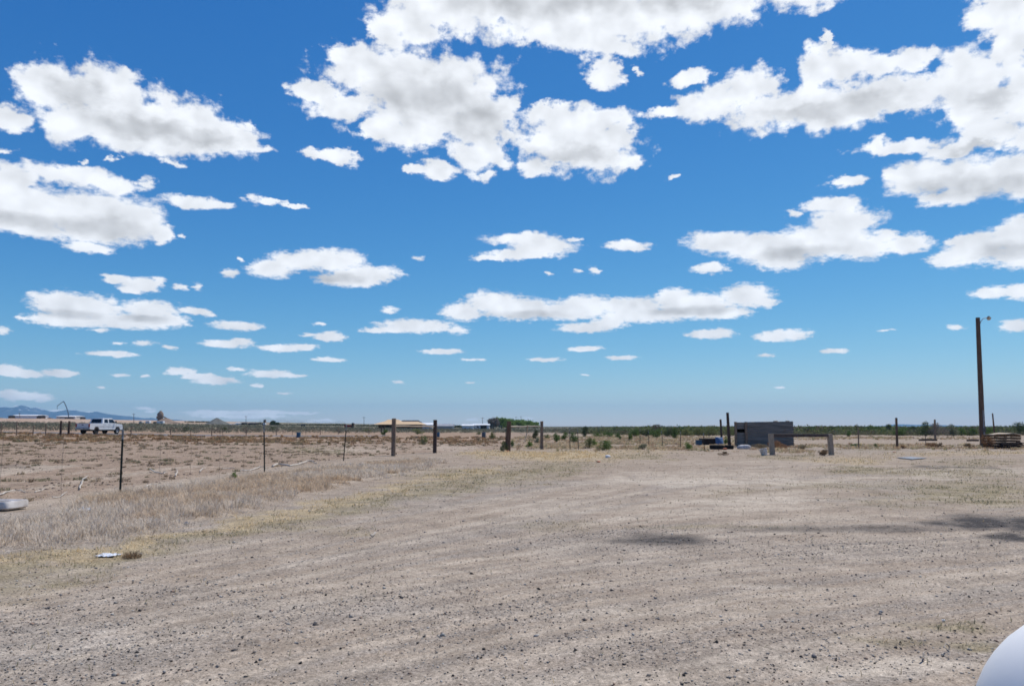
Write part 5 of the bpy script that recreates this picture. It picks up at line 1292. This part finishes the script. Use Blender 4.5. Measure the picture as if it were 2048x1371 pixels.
gable('shed', 'small brown shed right of the long white warehouse', 'shed', 73, 82, 630, 840, 831.8, 829.8, M['tiedark'], rdk, 6)
gable('shed', 'tiny dark shed left behind the pickup', 'shed', 157, 163, 660, 842, 834.8, 833.6, M['tiedark'], rdk, 6)
gable('shed', 'tiny white shed at the horizon right of the gravel mound', 'shed', 471, 477, 520, 852, 845.5, 844.6, ww, rw, 5)
gable('shed', 'small low dark shed right of the tiny white one', 'shed', 480, 489, 525, 852, 845.6, 844.2, M['black'], rdk, 5)
gable('shed', 'small dark roofed shed in the sage left of the second steel post', 'shed', 496, 510, 515, 852, 846.4, 844.8, M['tiedark'], rdk, 6)
gable('shed', 'small reddish shed right below the gravel mound', 'shed', 459, 467, 500, 853, 848.4, 847.2, simple('red_wall', (.30,.10,.08), None, .8, 1), rg, 5)
# mounds
def mound(label, px, Y, w, top, colr, seed, name='gravel_mound', skew=0.0):
    s_ = Y/FPX; b = gx(px, Y); R_ = w*s_/2; H = at(px, top, Y).z-b.z; vs = []; n = 40; rings = 16
    for i in range(rings+1):
        f = i/rings
        for j in range(n):
            a = 2*math.pi*j/n; rr = R_*f*(1+.10*math.sin(a*3+seed)+.05*math.sin(a*7)); hh = H*(1-(f**1.08))*(1+.04*math.sin(a*5+f*8))
            vs.append((rr*math.cos(a)+skew*R_*(1-f), rr*math.sin(a), hh-.3))
    mb = MB().add(vs, [(i*n+j, i*n+(j+1) % n, (i+1)*n+(j+1) % n, (i+1)*n+j) for i in range(rings) for j in range(n)])
    o = mb.build(name, simple('heaped_gravel', colr, tuple(c*.75 for c in colr), .95, .5, bump=.5, bdist=.4), None, None, smooth=True); o.location = b
    return tag(o, label, 'mound')
mound('grey cone-shaped gravel mound on the horizon', 433, 560, 50, 834.5, (.145,.145,.13), 1)
mound('brown sloping heap on the right side of the lumpy brown tower', 333, 560, 46, 834.5, (.27,.20,.15), 3, 'earth_mound', -.15)
mound('low dark earth pile right of the brown tower', 349, 548, 34, 843, (.12,.08,.06), 4, 'earth_mound')
mound('low brown earth pile on the bank at the far left', 98, 600, 24, 833.5, (.13,.085,.07), 6, 'earth_mound')
mound('low brown bank top at the left frame edge', 0, 610, 30, 834, (.20,.14,.12), 7, 'earth_mound')
def tower():
    Y = 560; s_ = Y/FPX; b = gx(320, Y); t = thing('silo_tower', b, 'lumpy brown plant tower above a sloping heap on the horizon', 'tower')
    H = at(320, 821, Y).z-b.z; m = simple('rusty_plant_steel', (.30,.23,.17), (.16,.11,.08), .9, .6)
    MB().lathe([(0, H*.05), (2.0, H*.06), (1.6, H*.3), (2.1, H*.5), (2.0, H*.72), (1.7, H*.82), (1.1, H*.90), (.8, H*.98), (0, H)], (0, 0, 0), 14).build('hopper', m, t, smooth=True)
    for dx in (-1.4, 1.4):
        for dy in (-1.2, 1.2): MB().tube([(dx, dy, -.2), (dx*.9, dy*.9, H*.5)], .2, 6).build('leg', M['tie'], t)
    MB().box((-1.5, 0, H*.40), (2.0, 2.4, H*.22), bev=.2).build('housing', m, t)
    MB().tube([(.5, 0, H*.6), (4.5, .5, H*.32), (9.5, 1, H*.06)], [.45, .45, .45], 6).build('conveyor', m, t)
    MB().box((-1.9, .2, H*.66), (.9, 1.2, H*.22), bev=.1).build('platform', M['tie'], t)
    MB().tube([(.2, 0, H*.95), (.2, 0, H*1.08)], .08, 5).build('mast', M['tie'], t)
tower()
def crane():
    Y = 600; s_ = Y/FPX; b = gx(136, Y); t = thing('boom_crane', b, 'thin folded boom crane standing on the far bank, left of the pickup', 'crane')
    P_ = lambda x, y: at(x, y, Y)
    m = simple('crane_steel', (.10,.13,.17), None, .6, 1)
    for pts, r in (([P_(138, 836), P_(136, 824), P_(133, 814), P_(129, 805), P_(127, 802)], .34), ([P_(127, 802), P_(121, 806.5), P_(114.5, 811.5)], .24), ([P_(114.5, 811.5), P_(114.5, 818)], .14)):
        MB().tube(pts, r, 6).build('boom' if r > .2 else 'hose', m, t, b)
    c = at(140, 840, Y); MB().box(c+Vector((0, 0, 1.4)), (7.5, 2.4, 1.2), bev=.2).build('truck_bed', M['tiedark'], t, b)
    MB().box(at(149, 840, Y)+Vector((0, 0, 1.6)), (2.0, 2.3, 2.2), bev=.25).build('cab', M['dirtywhite'], t, b)
    for px_ in (131, 136, 143, 149):
        MB().lathe([(0, -.2), (.55, -.2), (.6, 0), (.55, .2), (0, .2)], at(px_, 840, Y)+Vector((0, -1.1, .5)), 14, Matrix.Rotation(math.pi/2, 3, 'X')).build('wheel', M['black'], t, b)
crane()
def upole(px, top, Y, label, arm=True, base=None):
    b = gx(px, Y); tp = at(px, top, Y); t = thing('utility_pole', b, label, 'utility pole', 'distant utility poles along the horizon')
    MB().tube([b-Vector((0, 0, .3)), b.lerp(tp, .5), tp], [.17, .15, .12], 7).build('pole', M['pole'], t, b)
    if arm:
        MB().box(tp-Vector((0, 0, .55)), (2.2, .12, .14)).build('crossarm', M['pole'], t, b)
        for dx in (-.95, 0, .95): MB().lathe([(.05, 0), (.07, .06), (.04, .16), (0, .18)], tp+Vector((dx, 0, -.48)), 7).build('insulator', M['galv'], t, b)
upole(267.5, 826, 480, 'distant utility pole between the pickup and the brown tower')
MB_ = None
upole(492, 831, 600, 'distant utility pole right of the gravel mound')
upole(728, 833, 520, 'distant utility pole left of the tan-roofed house')
upole(965, 834, 520, 'distant utility pole just left of the tree clump')
upole(39, 825, 560, 'distant utility pole in front of the long white warehouse')
upole(1032, 832.5, 760, 'distant utility pole above the trees, left one of a close pair')
upole(1042, 832, 760, 'distant utility pole above the trees, right one of a close pair')
upole(1056, 836.5, 900, 'small distant utility pole above the clump\'s lower green trees')
upole(1066, 839, 1000, 'smallest distant utility pole near the pale-railed brace\'s right post')
def pivot():
    Y = 620; x0, x1 = 520, 690; b = gx(x0, Y); t = thing('pivot_irrigator', b, 'long thin irrigation boom on wheeled towers along the horizon', 'irrigator')
    n = 6
    for k in range(n+1):
        Yk = Y+k*25; p = gx(x0+(x1-x0)*k/n, Yk)
        z = at(x0+(x1-x0)*k/n, np.interp(k, [0, n], [840, 844.5]), Yk).z
        MB().tube([p+Vector((-1.6, 0, .4)), Vector((p.x, p.y, z))], .09, 4).build('leg', M['galv'], t, b)
        MB().tube([p+Vector((1.6, 0, .4)), Vector((p.x, p.y, z))], .09, 4).build('leg', M['galv'], t, b)
        for dx in (-1.6, 1.6): MB().lathe([(0, -.15), (.5, -.15), (.55, 0), (.5, .15), (0, .15)], p+Vector((dx, 0, .5)), 10, Matrix.Rotation(math.pi/2, 3, 'X')).build('wheel', M['black'], t, b)
        if k < n:
            Y2 = Y+(k+1)*25; p2 = gx(x0+(x1-x0)*(k+1)/n, Y2); z2 = at(x0+(x1-x0)*(k+1)/n, np.interp(k+1, [0, n], [840, 844.5]), Y2).z
            A = Vector((p.x, p.y, z)); B = Vector((p2.x, p2.y, z2)); pts = rail_pts(A, B, -.9, 11); MB().tube(pts, .1, 5).build('pipe', M['galv'], t, b)
            tr = MB(); prev = None
            for i, q_ in enumerate(pts[1:-1]):
                lo = q_-Vector((0, 0, 1.3)); tr.tube([q_, lo], .05, 3)
                if prev is not None: tr.tube([prev, lo], .05, 3)
                prev = lo
            tr.build('truss', M['galv'], t, b)
pivot()
def far_vehicle(px, Y, w, h, mat, label, name='trailer', cat='trailer'):
    b = gx(px, Y); s_ = Y/FPX; L = w*s_; H = h*s_; t = thing(name, b, label, cat)
    top = MB().box((0, 0, .5+H/2), (L, 2.3, H), bev=.15); top.build('body', mat, t)
    MB().box((L*.2, -1.17, .5+H*.65), (L*.25, .05, H*.3)).build('window', M['black'], t)
    for dx in (-L*.3, L*.3): MB().lathe([(0, -.12), (.4, -.12), (.42, 0), (.4, .12), (0, .12)], (dx, -1.0, .4), 12, Matrix.Rotation(math.pi/2, 3, 'X')).build('wheel', M['black'], t)
far_vehicle(321, 430, 13, 4.6, M['white'], 'white trailer at the foot of the brown plant tower')
far_vehicle(282, 450, 6, 4, M['dirtywhite'], 'small whitish trailer left of the brown tower')
far_vehicle(296, 455, 8, 4.6, M['white'], 'white trailer between the small whitish one and the brown tower')
far_vehicle(310, 470, 5, 3, M['tiedark'], 'dark vehicle close left of the brown tower', 'vehicle', 'vehicle')
redm = simple('red_machine_paint', (.42,.04,.045), (.3,.04,.04), .6, 1)
far_vehicle(698, 330, 17, 4.4, redm, 'red farm machine on the horizon above the third steel post', 'farm_machine', 'farm machine')
far_vehicle(706, 326, 4, 8.5, M['tiedark'], 'dark upright cab at the right end of the red farm machine', 'farm_machine', 'farm machine')
far_vehicle(529, 420, 5, 3.6, M['white'], 'white tank trailer behind the second steel post', 'trailer', 'trailer')
far_vehicle(607, 420, 9, 2.6, M['palebarrel'], 'pale blue low vehicle beyond the sage, above the blue field barrel', 'vehicle', 'vehicle')
o = gable('grain_bin', 'slim dark bin tower behind the second steel post\'s top', 'silo', 526.5, 530.5, 500, 852, 840.5, 838.5, M['tie'], rdk, 1.6, over=.05)
shrub(545, 0, 20, 841.5, 'dark', 'dark rounded tree right behind the second steel post\'s top', 'tree', 'tree', Y=520, dense=3)
shrub(556, 0, 12, 845, 'dark', 'low dark bush beside the dark rounded tree on the horizon', 'tree', 'tree', Y=520, dense=2)
def far_hedge(label, x0, x1, top, Y, seed):
    g = np.random.default_rng(seed); k = int((x1-x0)*.9); pxs = np.linspace(x0, x1, k); b = gx((x0+x1)/2, Y); s_ = Y/FPX
    C = np.array([[gx(p, Y).x-b.x, g.uniform(-3, 3), 1.0] for p in pxs]); z = np.array([max(.8, at(p, top+g.uniform(-.9, 1.2), Y).z-b.z) for p in pxs]); C[:, 2] = z*.55
    V, Q, c = leaf_cloud(C, np.full(k, 1.3*s_), z*.45, k*60, .55, 'dark', seed)
    tag(mesh_np('far_hedge', V+np.array(b), [Q], M['leaf'], c, loc=tuple(b)), label, 'hedge')
far_hedge('low dark hedge line on the horizon left of the red farm machine', 562, 690, 848.3, 640, 71)
far_hedge('low dark hedge line on the horizon between red machine and tan-roofed house', 712, 756, 850, 600, 73)
far_hedge('low dark hedge line on the horizon between the grey shed and white buildings', 905, 925, 850.3, 560, 74)
far_hedge('low dark hedge line on the horizon left of the gravel mound', 372, 418, 843, 620, 75)
far_hedge('low dark hedge line left and right of the small dark sheds', 478, 524, 845.8, 620, 76)
